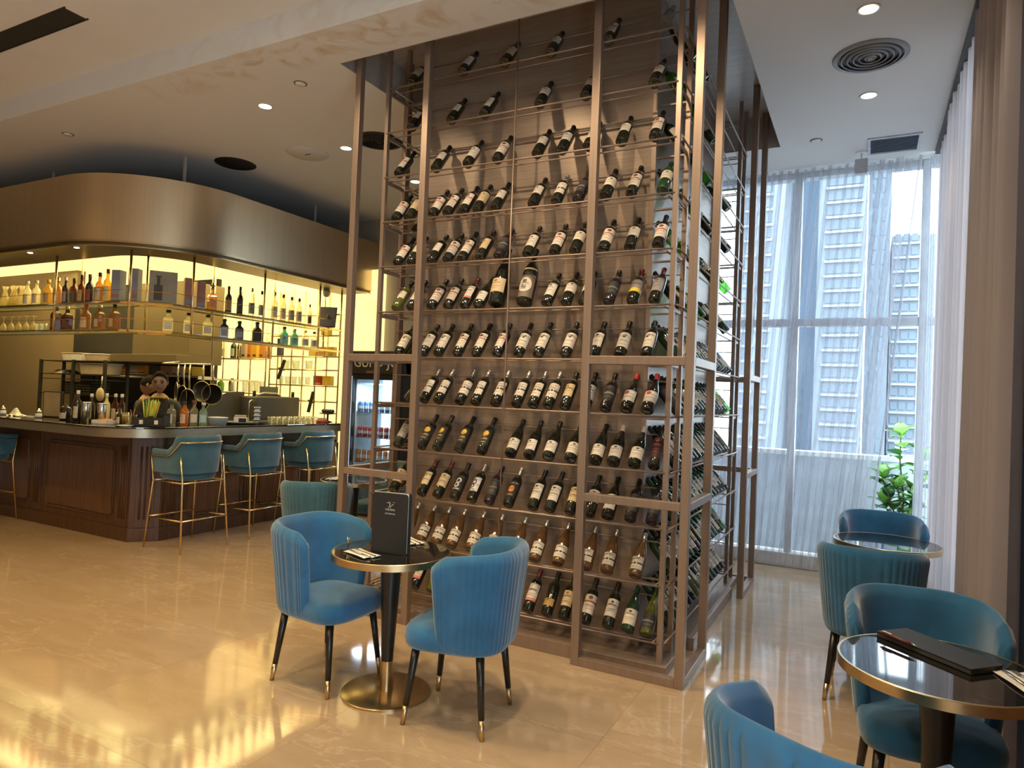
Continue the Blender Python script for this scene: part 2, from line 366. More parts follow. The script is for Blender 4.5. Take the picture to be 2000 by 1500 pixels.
# walls
struct(MB().box(-2.45, -2.35+.0, YF, YF+.12, 0, ZT).box(XL, -2.45, YF, YF+.12, 0, ZT).build('wall_back', M_WALLG))
struct(MB().box(XL-.12, XL, YB, YF+.12, 0, ZT).build('wall_left', M_WALL))
struct(MB().box(XL-.12, XR+.12, YB-.12, YB, 0, ZT).build('wall_front', M_WALLW))
wr = struct(MB().box(XR, XR+.12, YB, -5.4, 0, ZT).box(XR, XR+.12, -2.75, .95, 0, ZT).box(XR, XR+.12, 3.5, YF+.12, 0, ZT).box(XR, XR+.12, .95, 3.5, 0, .2).box(XR, XR+.12, .95, 3.5, 3.94, ZT).box(XR, XR+.12, -5.4, -2.75, 0, .2).box(XR, XR+.12, -5.4, -2.75, 2.9, ZT).build('wall_right', M_WALLW))
for wn, ya, yb in ((2, -5.4, -2.75), (3, .95, 3.5)):      # two unseen side windows, added to let in cool daylight
    w2 = thing('window_%d' % wn, ('unseen side window beside the viewer, added for daylight', 'unseen side window behind the long drape, added for daylight')[wn-2], 'window', (XR, (ya+yb)/2, 0)); w2['kind'] = 'structure'; del w2['category']
    hl = (yb-ya)/2; zt = 2.9 if wn == 2 else 3.94
    for k in range(4):
        yy = -hl+2*hl*k/3; MB().box(.0, .1, max(-hl, yy-.03), min(hl, yy+.03), .2, zt).build('mullion', M_MULL, w2)
        if k < 3: MB().box(.05, .056, yy+.03, yy+2*hl/3-.03, .2, zt).build('pane', M_GLASS, w2)
MB().box(1.51, XR, -.62, .93, 0, 4.0).build('blue_pilaster', M_BLUE, wr)
MB().box(1.488, 1.50, -.635, -.615, 0, 4.0).build('edge_strip', M_WALLG, wr)
MB().box(1.47, XR, -2.6, -.64, 0, 4.0).build('brown_panel', mat('brown_panel', (.17, .10, .07), .6), wr)

# window wall
win = thing('window_1', 'tall window wall with grey frames behind sheer curtain', 'window'); win['kind'] = 'structure'; del win['category']
win.location = (0, YF, 0)
for a, b in ((-2.35, -2.29), (-1.05, -.99), (.16, .23), (1.28, 1.35), (1.56, 1.62)): MB().box(a, b, -.05, .08, .14, 3.999).build('mullion', M_MULL, win, bevel=.004)
MB().box(-2.345, 1.615, -.044, .074, 2.43, 2.505).build('transom', M_MULL, win, bevel=.004)
MB().box(-2.35, 1.62, -.10, .10, 0, .14).build('sill', M_WALLW, win, bevel=.005)
MB().box(-2.345, 1.615, -.044, .074, 3.94, 3.998).build('head_rail', M_MULL, win)
for a, b in ((-2.29, -1.05), (-.99, .16), (.23, 1.28), (1.35, 1.56)):
    for z0, z1 in ((.14, 2.43), (2.505, 3.94)): MB().box(a, b, .012, .018, z0, z1).build('pane', M_GLASS, win)

# balcony and the far buildings
bal = MB().box(-6, 4, YF+.12, 4.45, -.1, -.01).build('balcony_floor', M_WALLW); tag(bal, 'narrow pale balcony floor outside the window wall', 'balcony')
par = thing('parapet', 'low white parapet wall outside the window', 'parapet', (0, 4.4, 0))
MB().box(-6, 4, 0, .12, -.1, 1.07).build('wall', M_PARAPET, par)
MB().box(-6, 4, -.02, .14, 1.07, 1.125).build('coping', mat('coping_paint', (.85, .87, .9), .6), par, bevel=.006)
gr = MB().box(-220, 220, 6, 420, -26.5, -26).build('street_ground', mat('street', (.16, .17, .18), .9)); tag(gr, 'hazy pale street level far below the window', 'ground')
M_BLD = mat('building_white', (.22, .25, .285), .9, noise=(.05, .04)); M_BLD2 = mat('building_grey', (.17, .21, .25), .9, noise=(.05, .05))
M_BLDW = mat('building_window', (.12, .16, .205), .3, noise=(.3, .2)); M_LEDGE = mat('building_ledge', (.34, .36, .38), .8); M_BLD3 = mat('building_blue', (.15, .22, .30), .9)
def building(label, x0, x1, y, depth, ztop, bays, mbody, pane_h=1.7, ledge=True, zlo=-14, zhi=None):
    b = thing('apartment_tower', label, 'building', ((x0+x1)/2, y, -26)); cx = (x0+x1)/2
    MB().box(x0-cx, x1-cx, 0, depth, 0, ztop+26).build('facade', mbody, b)
    k = 0; lm = {}
    z = zlo
    while z < min(ztop-2, zhi or 999):
        for a, c2 in bays:
            key = (a, c2)
            if key not in lm:
                lm[key] = (MB().box(a-cx, c2-cx, -.25, .05, 0, pane_h).mesh('window', M_BLDW), MB().box(a-cx-.25, c2-cx+.25, -.9, .05, 0, .45).mesh('ledge', M_LEDGE))
            put('window', lm[key][0], b, loc=(0, 0, z+26+.9))
            if ledge: put('ledge', lm[key][1], b, loc=(0, 0, z+26))
        z += 3.05
    return b
building('tall white apartment tower with rows of ledged windows, right of the tower rack', -9, -.2, 150, 22, 90, ((-7.4, -4.3), (-3.9, -1.0)), M_BLD, zhi=62)
building('slim grey-blue tower block with narrow slit windows', 0.2, 4.4, 158, 18, 74, ((1.1, 1.9), (2.7, 3.5)), M_BLD2, 1.9, False, zhi=58)
building('lower pale block with gridded facade near the curtain edge', 4.9, 13, 165, 20, 40, ((5.4, 6.6), (7.0, 8.2), (8.6, 9.8), (10.2, 11.4)), M_BLD, 1.6, True, zhi=38)
building('white tower block seen farthest left behind the sheer curtain', -24, -14.6, 140, 20, 85, ((-22.5, -20), (-19, -17)), M_BLD, 1.7, True, zhi=54)
building('flat pale blue tower face between the two white towers', -14.3, -9.4, 170, 15, 95, ((-13.4, -12.8),), M_BLD3, 1.2, False, zhi=10)

# ------------------------------------------------------------------ curtains
def sheer(name, label, xl_t, xl_b, xr_t, xr_b, y, folds, amp, m, z0=.04, z1=3.985, seed=1):
    rnd = random.Random(seed); ph = [rnd.uniform(-.6, .6) for _ in range(folds+2)]; am = [rnd.uniform(.5, 1.2) for _ in range(folds+2)]
    nu, nv = folds*10, 26
    def fn(u, v):
        z = z0+(z1-z0)*v; t = 1-v; e = t
        xl = xl_t+(xl_b-xl_t)*e; xr = xr_t+(xr_b-xr_t)*e
        k = u*folds; i = int(k); a = am[i]*(1-(k-i))+am[min(i+1, folds)]*(k-i)
        s = math.sin(2*PI*k+ph[i]*.4*math.sin(PI*v)); s = math.copysign(abs(s)**.8, s)
        sq = 1+.35*(abs(.5-v))
        return (xl+(xr-xl)*(u+(.34*a*math.sin(4*PI*k)/folds if .03 < u < .99 else 0)), y+amp*a*s*sq, z)
    o = MB().grid(fn, nu, nv).build(name, m, smooth=True); tag(o, label, 'curtain'); return o
sheer('sheer_curtain', 'white sheer curtain gathered in folds across the window wall', -2.3, -2.3, 1.27, .90, 3.42, 24, .036, M_SHEER, seed=3)
sheer('sheer_curtain', 'narrow strip of sheer curtain hanging at the window corner', 1.33, 1.30, 1.47, 1.50, 3.44, 4, .03, M_SHEER, seed=5)
def drape():
    folds = 21; rnd = random.Random(4); am = [rnd.uniform(.55, 1.15) for _ in range(folds+2)]
    def fn(u, v):
        k = u*folds; i = int(k); a = am[i]*(1-(k-i))+am[min(i+1, folds)]*(k-i); s = math.sin(2*PI*k)
        return (1.425+.072*a*math.copysign(abs(s)**.6, s)*(.8+.4*(1-v)), 3.34-3.56*u+.02*math.sin(3*k), .03+3.955*v)
    o = MB().grid(fn, folds*12, 16).build('side_drape', M_DRAPE, smooth=True); tag(o, 'long beige-grey drape hanging in folds along the right wall', 'curtain')
drape()
tr = MB().box(1.36, 1.44, -.25, 3.36, 3.965, 4.0).build('curtain_track', M_DARKGREY); tag(tr, 'dark curtain track on the ceiling above the side drape', 'curtain track')

# ------------------------------------------------------------------ ceiling fittings
def downlight(x, y, z, label, grp=None, r=.052):
    t = thing('downlight', label, 'downlight', (x, y, z), 0, grp)
    MB().lathe([(r, -.002), (r, -.006), (r+.012, -.006), (r+.014, 0), (r, 0)], 24).build('trim_ring', M_WHITE, t, True)
    MB().lathe([(0, -.003), (r, -.003), (r, 0), (0, 0)], 24).build('lens', M_LED, t)
downlight(-3.764, .238, 4, 'small lit round downlight left of the bottle tower, nearer the step')
downlight(-3.782, 1.277, 4, 'small lit round downlight beside the bottle tower corner post')
downlight(.813, .652, 4, 'brightest round downlight on the white ceiling above the round vent')
downlight(.817, 1.907, 4, 'dimmer round downlight on the white ceiling below the round vent')
for x, y in NEAR_LAMPS: downlight(x, y, 4.2, 'round downlight in the higher ceiling near the viewer', 'downlights in the higher ceiling')
for x in (-2.7, -1.5, -.4): downlight(x, -1.05, 4.2, 'round wall-washer downlight aimed at the bottle tower', 'wall-washers before the tower')
downlight(-3.75, 2.4, 4, 'round downlight hidden behind the bottle tower'); downlight(.81, -.4, 4, 'round downlight above the near window tables')
def diffuser(x, y, label, r, m1, m2):
    t = thing('round_air_diffuser', label, 'air vent', (x, y, 4.0))
    MB().lathe([(0, -.002), (r*.86, -.002), (r*.86, 0), (0, 0)], 40).build('back_disc', m2, t)
    MB().lathe([(r*.86, -.012), (r, -.006), (r, 0), (r*.84, 0)], 40).build('outer_rim', m1, t, True)
    for k in range(5):
        q = r*(.80-.155*k); MB().lathe([(q, -.004), (q-.05*r, -.022), (q-.075*r, -.018), (q-.03*r, -.003), (q, -.004)], 40).build('ring_blade', m1, t, True)
    MB().lathe([(0, -.02), (r*.08, -.018), (r*.1, -.004), (0, -.004)], 24).build('centre_cap', m1, t, True)
diffuser(.824, 1.271, 'grey round ceiling diffuser with concentric rings over the window tables', .235, mat('diffuser_grey', (.33, .36, .39), .5), M_DARKGREY)
diffuser(-3.348, 1.247, 'dark round ceiling diffuser partly behind the tower corner post', .23, M_BLACKM, M_BLACKM)
t = thing('ceiling_speaker', 'round black ceiling speaker grille above the bar canopy', 'speaker', (-5.266, 1.198, 4)); MB().lathe([(0, -.006), (.2, -.006), (.215, 0), (0, 0)], 40).build('grille', M_BLACKM, t, True)
t = thing('access_hatch', 'round white ceiling access disc with a small slot', 'ceiling hatch', (-4.27, 1.254, 4)); MB().lathe([(0, -.008), (.2, -.008), (.212, 0), (0, 0)], 40).build('disc', M_WALLW, t, True)
MB().box(-.035, .035, -.008, .008, -.011, -.008).build('slot', M_DARKGREY, t)
for x, y, l in ((-3.158, .039, 'small ceiling sprinkler cover left of the tower top'), (-6.155, -.047, 'small ceiling sprinkler cover above the bar canopy corner'), (.402, 2.713, 'small ceiling sprinkler cover right of the tower pocket')):
    t = thing('sprinkler', l, 'sprinkler', (x, y, 4)); MB().lathe([(0, -.012), (.035, -.012), (.042, -.004), (.042, 0), (0, 0)], 20).build('cover', M_WHITE, t, True)
    MB().lathe([(.043, -.003), (.052, -.003), (.052, 0), (.043, 0)], 20).build('gap_ring', M_DARKGREY, t)
t = thing('linear_grille', 'rectangular louvred air grille on the ceiling by the window', 'air vent', (1.02, 3.045, 4))
MB().box(-.21, .21, -.21, -.185, -.012, 0).box(-.21, .21, .185, .21, -.012, 0).box(-.21, -.185, -.185, .185, -.012, 0).box(.185, .21, -.185, .185, -.012, 0).build('frame', mat('grille_frame', (.6, .64, .68), .5), t)
MB().box(-.185, .185, -.185, .185, -.003, 0).build('backing', mat('grille_dark', (.05, .09, .15), .6), t)
gs = MB().box(-.185, .185, -.010, .010, -.009, -.005).mesh('louvre', mat('grille_blade', (.34, .42, .52), .5))
for k in range(9): put('louvre', gs, t, loc=(0, -.16+.04*k, 0), rot=(.5, 0, 0))
t = thing('emergency_light', 'small white emergency light hanging from the ceiling by the window', 'emergency light', (.762, 3.179, 4))
MB().lathe([(0, -.008), (.05, -.008), (.055, 0), (0, 0)], 20).build('ceiling_plate', M_WHITE, t); MB().tube((0, 0, 0), (0, 0, -.07), .008).build('stem', M_WHITE, t)
MB().box(-.055, .055, -.03, .03, -.20, -.065).build('lamp_head', mat('emergency_grey', (.55, .58, .62), .5), t, bevel=.006)
t = thing('slot_diffuser', 'long black slot diffuser in the higher ceiling, upper left', 'air vent', (-6.2, -1.1, 4.2))
MB().box(-2.2, 2.0, -.075, .075, -.004, 0).build('slot', M_BLACKM, t); MB().box(-2.22, 2.02, -.085, -.075, -.008, 0).box(-2.22, 2.02, .075, .085, -.008, 0).build('edge', M_BLACKM, t)
# ================================================================== bottle tower
TW, TD, PS = 2.559, 2.715, .05
SHZ = [.17+.3355*(12-k) for k in range(1, 13)]
tower = thing('bottle_tower', 'tall free-standing bronze display tower racked with wine bottles on every side', 'wine rack', (0, 0, 0))
def tpart(name, mb, m=None, **k): return mb.build(name, m or M_BRONZE, tower, **k)
fx = [-.05, -.678, -1.944, -TW]; fy = [0, .593, 2.07, 2.665]
post_me = MB().box(0, PS, 0, PS, 0, 4.3).mesh('frame_post', M_BRONZE)
pp = set()
for x in fx: pp.add((x, 0)); pp.add((x, TD-PS))
for y in fy: pp.add((-.05, y)); pp.add((-TW, y))
for x, y in sorted(pp): put('frame_post', post_me, tower, .003, (x, y, 0))
for z0, z1 in ((0, .05), (.988, 1.036), (1.815, 1.866)):
    for y in (0, TD-PS):
        for a, b in ((-.628, -.05), (-TW+PS, -1.944)): tpart('cross_bar', MB().box(a, b, y, y+PS, z0, z1), bevel=.003)
    for x in (-.05, -TW):
        for a, b in ((.05, .593), (2.12, 2.665)): tpart('cross_bar', MB().box(x, x+PS, a, b, z0, z1), bevel=.003)
tpart('plinth', MB().box(-TW+.13, -.13, .13, TD-.13, 0, .055), bevel=.004)
tpart('base_board', MB().box(-1.894, -.678, .085, .13, 0, .085), bevel=.004)
tpart('base_board', MB().box(-.13, -.085, .643, 2.07, 0, .085), bevel=.004)
CX0, CX1, CY0, CY1 = -TW+.40, -.40, .40, TD-.40
tpart('core', MB().box(CX0, CX1, CY0, CY1, .05, 4.3), M_PANEL)
ip = MB().box(-.015, .015, -.015, .015, .05, 4.28).mesh('rack_post', M_BRONZE)
for sx in (0, 1):
    for sy in (0, 1):
        X = lambda d: (-d if sx == 0 else -TW+d); Y = lambda d: (d if sy == 0 else TD-d)
        for a, b in ((.18, .17), (.18, .41), (.385, .41-.024), (.41, .17)) if False else ((.18, .17), (.18, .41), (.385, .385)):
            put('rack_post', ip, tower, 0, (X(a), Y(b), 0))
        for z in SHZ:
            tpart('rung', MB().bar((X(.18), Y(.185), z-.02), (X(.18), Y(.395), z-.02), .010, .024))
            tpart('rung', MB().bar((X(.195), Y(.41), z-.02), (X(.37), Y(.41), z-.02), .024, .010))
rl = {}
def rail(p, q, r): tpart('rail', MB().tube(p, q, r, n=6), smooth=True)
for z in SHZ:
    for d, dz, r in ((.155, .004, .0065), (.228, -.004, .0055), (.373, .219, .0045)):
        rail((-TW+.185, d, z+dz), (-.185, d, z+dz), r)
        e = .42 if dz > .1 else .18
        rail((-d, e, z+dz), (-d, TD-e, z+dz), r)
        rail((-TW+d, e, z+dz), (-TW+d, TD-e, z+dz), r)
        rail((-TW+.185, TD-d, z+dz), (-.185, TD-d, z+dz), r)
tpart('divider_rod', MB().tube((-1.28, .146, .055), (-1.28, .146, 4.28), .006, n=8), smooth=True)
tpart('divider_rod', MB().tube((-.146, 1.357, .055), (-.146, 1.357, 4.28), .006, n=8), smooth=True)

# ------------------------------------------------------------------ wine bottles
def label_mat(name, paper, ink, kind):
    m = bpy.data.materials.new(name); m.use_nodes = True; nt = m.node_tree; b = nt.nodes['Principled BSDF']; L = nt.links.new
    b.inputs['Roughness'].default_value = .65
    uv = nt.nodes.new('ShaderNodeUVMap'); sx = nt.nodes.new('ShaderNodeSeparateXYZ'); L(uv.outputs[0], sx.inputs[0])
    n = nt.nodes.new('ShaderNodeTexNoise'); n.inputs['Scale'].default_value = 40; n.inputs['Detail'].default_value = 2
    mp = nt.nodes.new('ShaderNodeMapping'); mp.inputs['Scale'].default_value = (1.1, .35, 1); L(uv.outputs[0], mp.inputs[0]); L(mp.outputs[0], n.inputs['Vector'])
    def band(v0, v1, u0=0, u1=1, axis_noise=False):
        nodes = []
        for o, lo, hi in ((1, v0, v1), (0, u0, u1)):
            for op, val in (('GREATER_THAN', lo), ('LESS_THAN', hi)):
                q = nt.nodes.new('ShaderNodeMath'); q.operation = op; q.inputs[1].default_value = val; L(sx.outputs[o], q.inputs[0]); nodes.append(q.outputs[0])
        if axis_noise:
            q = nt.nodes.new('ShaderNodeMath'); q.operation = 'GREATER_THAN'; q.inputs[1].default_value = .47; L(n.outputs['Fac'], q.inputs[0]); nodes.append(q.outputs[0])
        p = nodes[0]
        for r in nodes[1:]:
            q = nt.nodes.new('ShaderNodeMath'); q.operation = 'MULTIPLY'; L(p, q.inputs[0]); L(r, q.inputs[1]); p = q.outputs[0]
        return p
    def disc(cu, cv, ru, rv):
        a = nt.nodes.new('ShaderNodeVectorMath'); a.operation = 'SUBTRACT'; a.inputs[1].default_value = (cu, cv, 0); L(uv.outputs[0], a.inputs[0])
        d = nt.nodes.new('ShaderNodeVectorMath'); d.operation = 'DIVIDE'; d.inputs[1].default_value = (ru, rv, 1); L(a.outputs[0], d.inputs[0])
        l = nt.nodes.new('ShaderNodeVectorMath'); l.operation = 'LENGTH'; L(d.outputs[0], l.inputs[0])
        q = nt.nodes.new('ShaderNodeMath'); q.operation = 'LESS_THAN'; q.inputs[1].default_value = 1; L(l.outputs['Value'], q.inputs[0]); return q.outputs[0]
    layers = []
    I = ink
    if kind == 'plain': layers = [(band(.62, .70, .25, .75, True), I), (band(.40, .44, .2, .8, True), I), (band(.28, .31, .3, .7, True), I), (disc(.5, .82, .10, .07), I)]
    elif kind == 'red': layers = [(disc(.5, .84, .15, .10), I), (band(.57, .66, 0, 1), (.42, .10, .06)), (band(.42, .47, .2, .8, True), I), (band(.2, .24, .3, .7, True), I)]
    elif kind == 'stripe': layers = [(band(.80, .86, .2, .8, True), I), (band(.40, .52, 0, 1), (.05, .04, .03)), (disc(.5, .46, .15, .13), paper), (disc(.5, .46, .09, .08), (.05, .04, .03)), (band(.18, .23, .3, .7, True), I)]
    elif kind == 'deer': layers = [(disc(.45, .70, .10, .07), I), (disc(.56, .80, .035, .07), I), (band(.42, .48, .2, .8, True), I), (band(.16, .19, .3, .7, True), I)]
    elif kind == 'medal': layers = [(disc(.5, .72, .26, .19), (.68, .42, .06)), (band(.32, .42, .2, .8, True), (.45, .33, .12)), (band(.12, .18, .25, .75, True), (.45, .33, .12))]
    elif kind == 'swirl': layers = [(disc(.5, .66, .22, .18), I), (disc(.5, .66, .13, .10), paper), (disc(.45, .36, .20, .16), I), (disc(.45, .36, .11, .08), paper), (band(.06, .14, .2, .8, True), I)]
    elif kind == 'ember': layers = [(band(.86, .92, .1, .9, True), (.5, .45, .35)), (disc(.5, .50, .24, .2), (.65, .24, .05)), (band(.1, .16, .2, .8, True), (.5, .25, .1))]
    elif kind == 'pinkbase': layers = [(band(0, .16, 0, 1), (.62, .20, .20)), (band(.6, .68, .2, .8, True), I), (band(.4, .44, .2, .8, True), (.5, .2, .15))]
    elif kind == 'zebra': layers = [(band(.25, .75, .18, .26), I), (band(.3, .75, .34, .42), I), (band(.25, .7, .52, .58), I), (band(.3, .75, .68, .76), I)]
    elif kind == 'yellow': layers = [(band(0, .3, 0, 1), (.70, .55, .06)), (band(.6, .75, .2, .8, True), I)]
    elif kind == 'rosered': layers = [(disc(.36, .76, .16, .15), (.45, .04, .05)), (band(.62, .70, .5, .85, True), I), (band(.35, .39, .2, .8, True), I)]
    elif kind == 'dark': layers = [(band(.45, .55, .1, .9), (.20, .19, .18)), (band(.2, .26, .2, .8, True), (.14, .13, .12))]
    prev = None
    pn = nt.nodes.new('ShaderNodeMix'); pn.data_type = 'RGBA'; pn.inputs[0].default_value = 0; pn.inputs[6].default_value = (*paper, 1); prev = pn.outputs[2]
    for fac, colr in layers:
        mx = nt.nodes.new('ShaderNodeMix'); mx.data_type = 'RGBA'; L(fac, mx.inputs[0]); L(prev, mx.inputs[6]); mx.inputs[7].default_value = (*colr, 1); prev = mx.outputs[2]
    L(prev, b.inputs['Base Color']); return m
W_, C_, K_ = (.66, .60, .52), (.58, .46, .28), (.06, .05, .04)
LM = {k: label_mat('label_'+k, *a) for k, a in {
    'plain': (W_, K_, 'plain'), 'cream': (C_, (.2, .12, .06), 'plain'), 'grey': ((.30, .28, .27), (.1, .1, .1), 'plain'), 'red': (W_, (.15, .06, .05), 'red'), 'stripe': (W_, (.25, .15, .08), 'stripe'),
    'deer': (W_, K_, 'deer'), 'medal': ((.02, .018, .015), K_, 'medal'), 'swirlb': ((.015, .014, .014), (.6, .58, .55), 'swirl'), 'swirlw': ((.62, .58, .58), (.03, .03, .03), 'swirl'),
    'ember': ((.02, .016, .015), K_, 'ember'), 'pink': (W_, K_, 'pinkbase'), 'zebra': ((.62, .58, .5), K_, 'zebra'), 'yellow': ((.28, .24, .22), K_, 'yellow'), 'rose': (W_, K_, 'rosered'),
    'dark': ((.035, .033, .034), K_, 'dark'), 'gold': ((.42, .27, .07), K_, 'plain'), 'darkred': ((.05, .012, .014), (.3, .08, .06), 'plain')}.items()}
M_WINE = mat('dark_wine_glass', (.012, .014, .010), .07, 0, .6, coat=.4); M_WINEG = mat('green_wine_glass', (.02, .055, .022), .07, 0, .6, coat=.4)
M_WINEP = mat('violet_wine_glass', (.022, .015, .022), .12, 0, .5, coat=.3); M_ROSE = mat('amber_rose_glass', (.13, .065, .025), .07, 0, .6, coat=.4)
M_OLIVE = mat('olive_glass', (.10, .11, .02), .07, 0, .6, coat=.4)
M_GREENT = thin_glass('green_see_through', (.22, .55, .16), .04, dens=.12); M_PALEG = thin_glass('pale_see_through', (.75, .76, .70), .05, dens=.25)
M_CAPB = mat('capsule_black', (.02, .018, .018), .35, .3); M_CAPR = mat('capsule_wine', (.16, .03, .03), .35, .3); M_CAPRED = mat('capsule_red', (.55, .035, .045), .4)
M_CAPS = mat('capsule_silver', (.52, .50, .50), .3, .8); M_CAPW = mat('capsule_white', (.68, .64, .58), .5); M_CAPG = mat('capsule_green', (.02, .07, .03), .35, .3)
PROF = {
 'bordeaux': ([(0, .004), (.024, .004), (.034, 0), (.0375, .006), (.0378, .10), (.0378, .183), (.0355, .203), (.026, .220), (.0175, .234), (.0148, .246), (.0145, .288), (.0162, .290), (.0162, .299), (.0125, .300), (0, .300)], .238, (.058, .172), .0378),
 'burgundy': ([(0, .004), (.026, .004), (.037, 0), (.0405, .006), (.0408, .09), (.0408, .135), (.0375, .165), (.029, .200), (.020, .232), (.0155, .256), (.0145, .288), (.0162, .290), (.0162, .299), (.0125, .300), (0, .300)], .250, (.034, .118), .0408),
 'champagne': ([(0, .006), (.036, .006), (.054, 0), (.060, .010), (.061, .12), (.060, .190), (.054, .240), (.040, .300), (.026, .350), (.020, .385), (.019, .425), (.0225, .427), (.0225, .440), (.018, .442), (0, .442)], .325, (.075, .180), .061),
 'sake': ([(0, .006), (.036, .006), (.050, 0), (.055, .008), (.0555, .15), (.0555, .225), (.050, .262), (.036, .300), (.022, .335), (.017, .360), (.016, .405), (.020, .407), (.020, .425), (.016, .428), (0, .428)], .385, (.035, .215), .0555)}
def label_mesh(r, z0, z1, m, arc=1.25, n=12):
    me = bpy.data.meshes.new('label'); v = []; f = []
    for i in range(n+1):
        a = -PI/2-arc+2*arc*i/n
        for z in (z0, z1): v.append((r*math.cos(a), r*math.sin(a), z))
    f = [(2*i, 2*i+2, 2*i+3, 2*i+1) for i in range(n)]
    me.from_pydata(v, [], f); uvl = me.uv_layers.new(name='UVMap')
    for p in me.polygons:
        p.use_smooth = True
        for li, vi in zip(p.loop_indices, p.vertices): uvl.data[li].uv = ((vi//2)/n, vi % 2)
    me.materials.append(m); me.update(); return me
BODY, LAB, CAP = {}, {}, {}
def body_mesh(shape, glass):
    k = (shape, glass.name)
    if k not in BODY: BODY[k] = MB().lathe(PROF[shape][0], 16).mesh('wine_bottle', glass, True)
    return BODY[k]
def cap_mesh(shape, m):
    k = (shape, m.name)
    if k not in CAP:
        pr, zc, _, _ = PROF[shape]; import bisect
        top = [(r+.0009, z) for r, z in pr if z >= zc]
        lo = [q for q in pr if q[1] < zc][-1]; hi = [q for q in pr if q[1] >= zc][0]
        t = (zc-lo[1])/(hi[1]-lo[1]+1e-9); r0 = lo[0]+(hi[0]-lo[0])*t
        top = [(r0, zc), (r0+.0009, zc+.0005)]+[q for q in top if q[1] > zc+.001]; top[-1] = (0, top[-1][1]+.001); top[-2] = (top[-2][0], top[-2][1]+.001)
        CAP[k] = MB().lathe(top, 12).mesh('capsule', m, True)
    return CAP[k]
def lab_mesh(shape, kind, z=None):
    k = (shape, kind, z)
    if k not in LAB:
        _, _, zz, r = PROF[shape]; zz = z or zz; LAB[k] = label_mesh(r+.0006, zz[0], zz[1], LM[kind])
    return LAB[k]
SPEC = {  # code: (shape, glass, label kind, label span, capsule, look)
 'B': ('bordeaux', M_WINE, 'plain', None, M_CAPB, 'dark wine bottle with white label'),
 'b': ('bordeaux', M_WINE, 'plain', (.085, .17), M_CAPB, 'dark wine bottle with short white label'),
 'T': ('bordeaux', M_WINE, 'red', (.05, .175), M_CAPB, 'dark wine bottle with two-part reddish label'),
 'G': ('bordeaux', M_WINEG, 'plain', (.09, .17), M_CAPG, 'green wine bottle with white label'),
 'C': ('bordeaux', M_WINE, 'cream', (.07, .175), M_CAPB, 'dark wine bottle with cream label'),
 'c': ('bordeaux', M_WINE, 'cream', (.07, .175), M_CAPR, 'wine bottle with yellowed label and wine-red cap'),
 'S': ('bordeaux', M_WINE, 'stripe', (.06, .175), M_CAPS, 'dark wine bottle with black-banded label and silver cap'),
 'D': ('bordeaux', M_WINE, 'deer', (.05, .172), M_CAPB, 'dark wine bottle with small-animal white label'),
 'K': ('bordeaux', M_WINEP, 'dark', (.05, .17), M_CAPB, 'black wine bottle with dark label'),
 'M': ('bordeaux', M_WINE, 'medal', (.05, .175), M_CAPB, 'black wine bottle with gold disc label'),
 'N': ('bordeaux', M_WINE, 'grey', (.06, .175), M_CAPR, 'wine bottle with grey label'),
 'U': ('burgundy', M_WINE, 'plain', None, M_CAPB, 'sloping-shoulder dark wine bottle with white label'),
 'V': ('burgundy', M_WINE, 'plain', None, M_CAPW, 'sloping-shoulder wine bottle with white cap'),
 'X': ('burgundy', M_WINE, 'rose', (.05, .135), M_CAPRED, 'sloping-shoulder wine bottle with bright red cap'),
 'R': ('burgundy', M_ROSE, 'stripe', (.034, .118), M_CAPS, 'amber wine bottle with banded label and silver cap'),
 'W': ('bordeaux', M_WINE, 'swirlb', (.05, .17), M_CAPB, 'black wine bottle with white swirl print'),
 'w': ('bordeaux', M_WINE, 'swirlw', (.06, .17), M_CAPS, 'wine bottle with white label and black rings'),
 'E': ('bordeaux', M_WINE, 'ember', (.05, .17), M_CAPS, 'black wine bottle with orange emblem'),
 'P': ('bordeaux', M_WINE, 'pink', (.06, .18), M_CAPR, 'wine bottle with pink-based label'),
 'Z': ('burgundy', M_WINE, 'zebra', (.045, .15), M_CAPB, 'wine bottle with zebra-striped label'),
 'Y': ('bordeaux', M_WINE, 'yellow', (.06, .17), M_CAPR, 'wine bottle with yellow-banded label'),
 'J': ('bordeaux', M_WINE, 'darkred', (.05, .20), M_CAPB, 'black wine bottle with dark red label'),
 'O': ('bordeaux', M_WINE, 'gold', (.05, .10), M_CAPB, 'wine bottle with gold lower label'),
 'L': ('bordeaux', M_OLIVE, 'plain', (.09, .16), M_CAPB, 'olive-tinted wine bottle'),
 'Q': ('bordeaux', M_PALEG, 'grey', (.09, .16), M_CAPS, 'pale frosted bottle'),
 'F': ('burgundy', M_WINEG, 'plain', (.03, .13), M_CAPG, 'green sloping bottle with large white label'),
 'H': ('burgundy', M_OLIVE, 'dark', (.03, .12), M_CAPG, 'olive sloping bottle with black label'),
 'A': ('champagne', M_WINE, 'cream', None, M_CAPB, 'large champagne magnum with cream label'),
 'g': ('bordeaux', M_GREENT, 'plain', (.09, .16), M_CAPG, 'bright green see-through bottle')}
BOT_COUNT = 0
def wine(code, loc, rot, label, group, roll=0):
    shape, glass, lk, span, cap, look = SPEC[code]
    o = put('wine_bottle', body_mesh(shape, glass), None, 0, loc); m = Matrix.Rotation(rot[2], 4, 'Z') @ Matrix.Rotation(rot[0], 4, 'X') @ Matrix.Rotation(roll, 4, 'Z')
    o.rotation_euler = m.to_euler()
    tag(o, label, 'wine bottle', group)
    put('label', lab_mesh(shape, lk, span), o); put('capsule', cap_mesh(shape, cap), o)
    return o
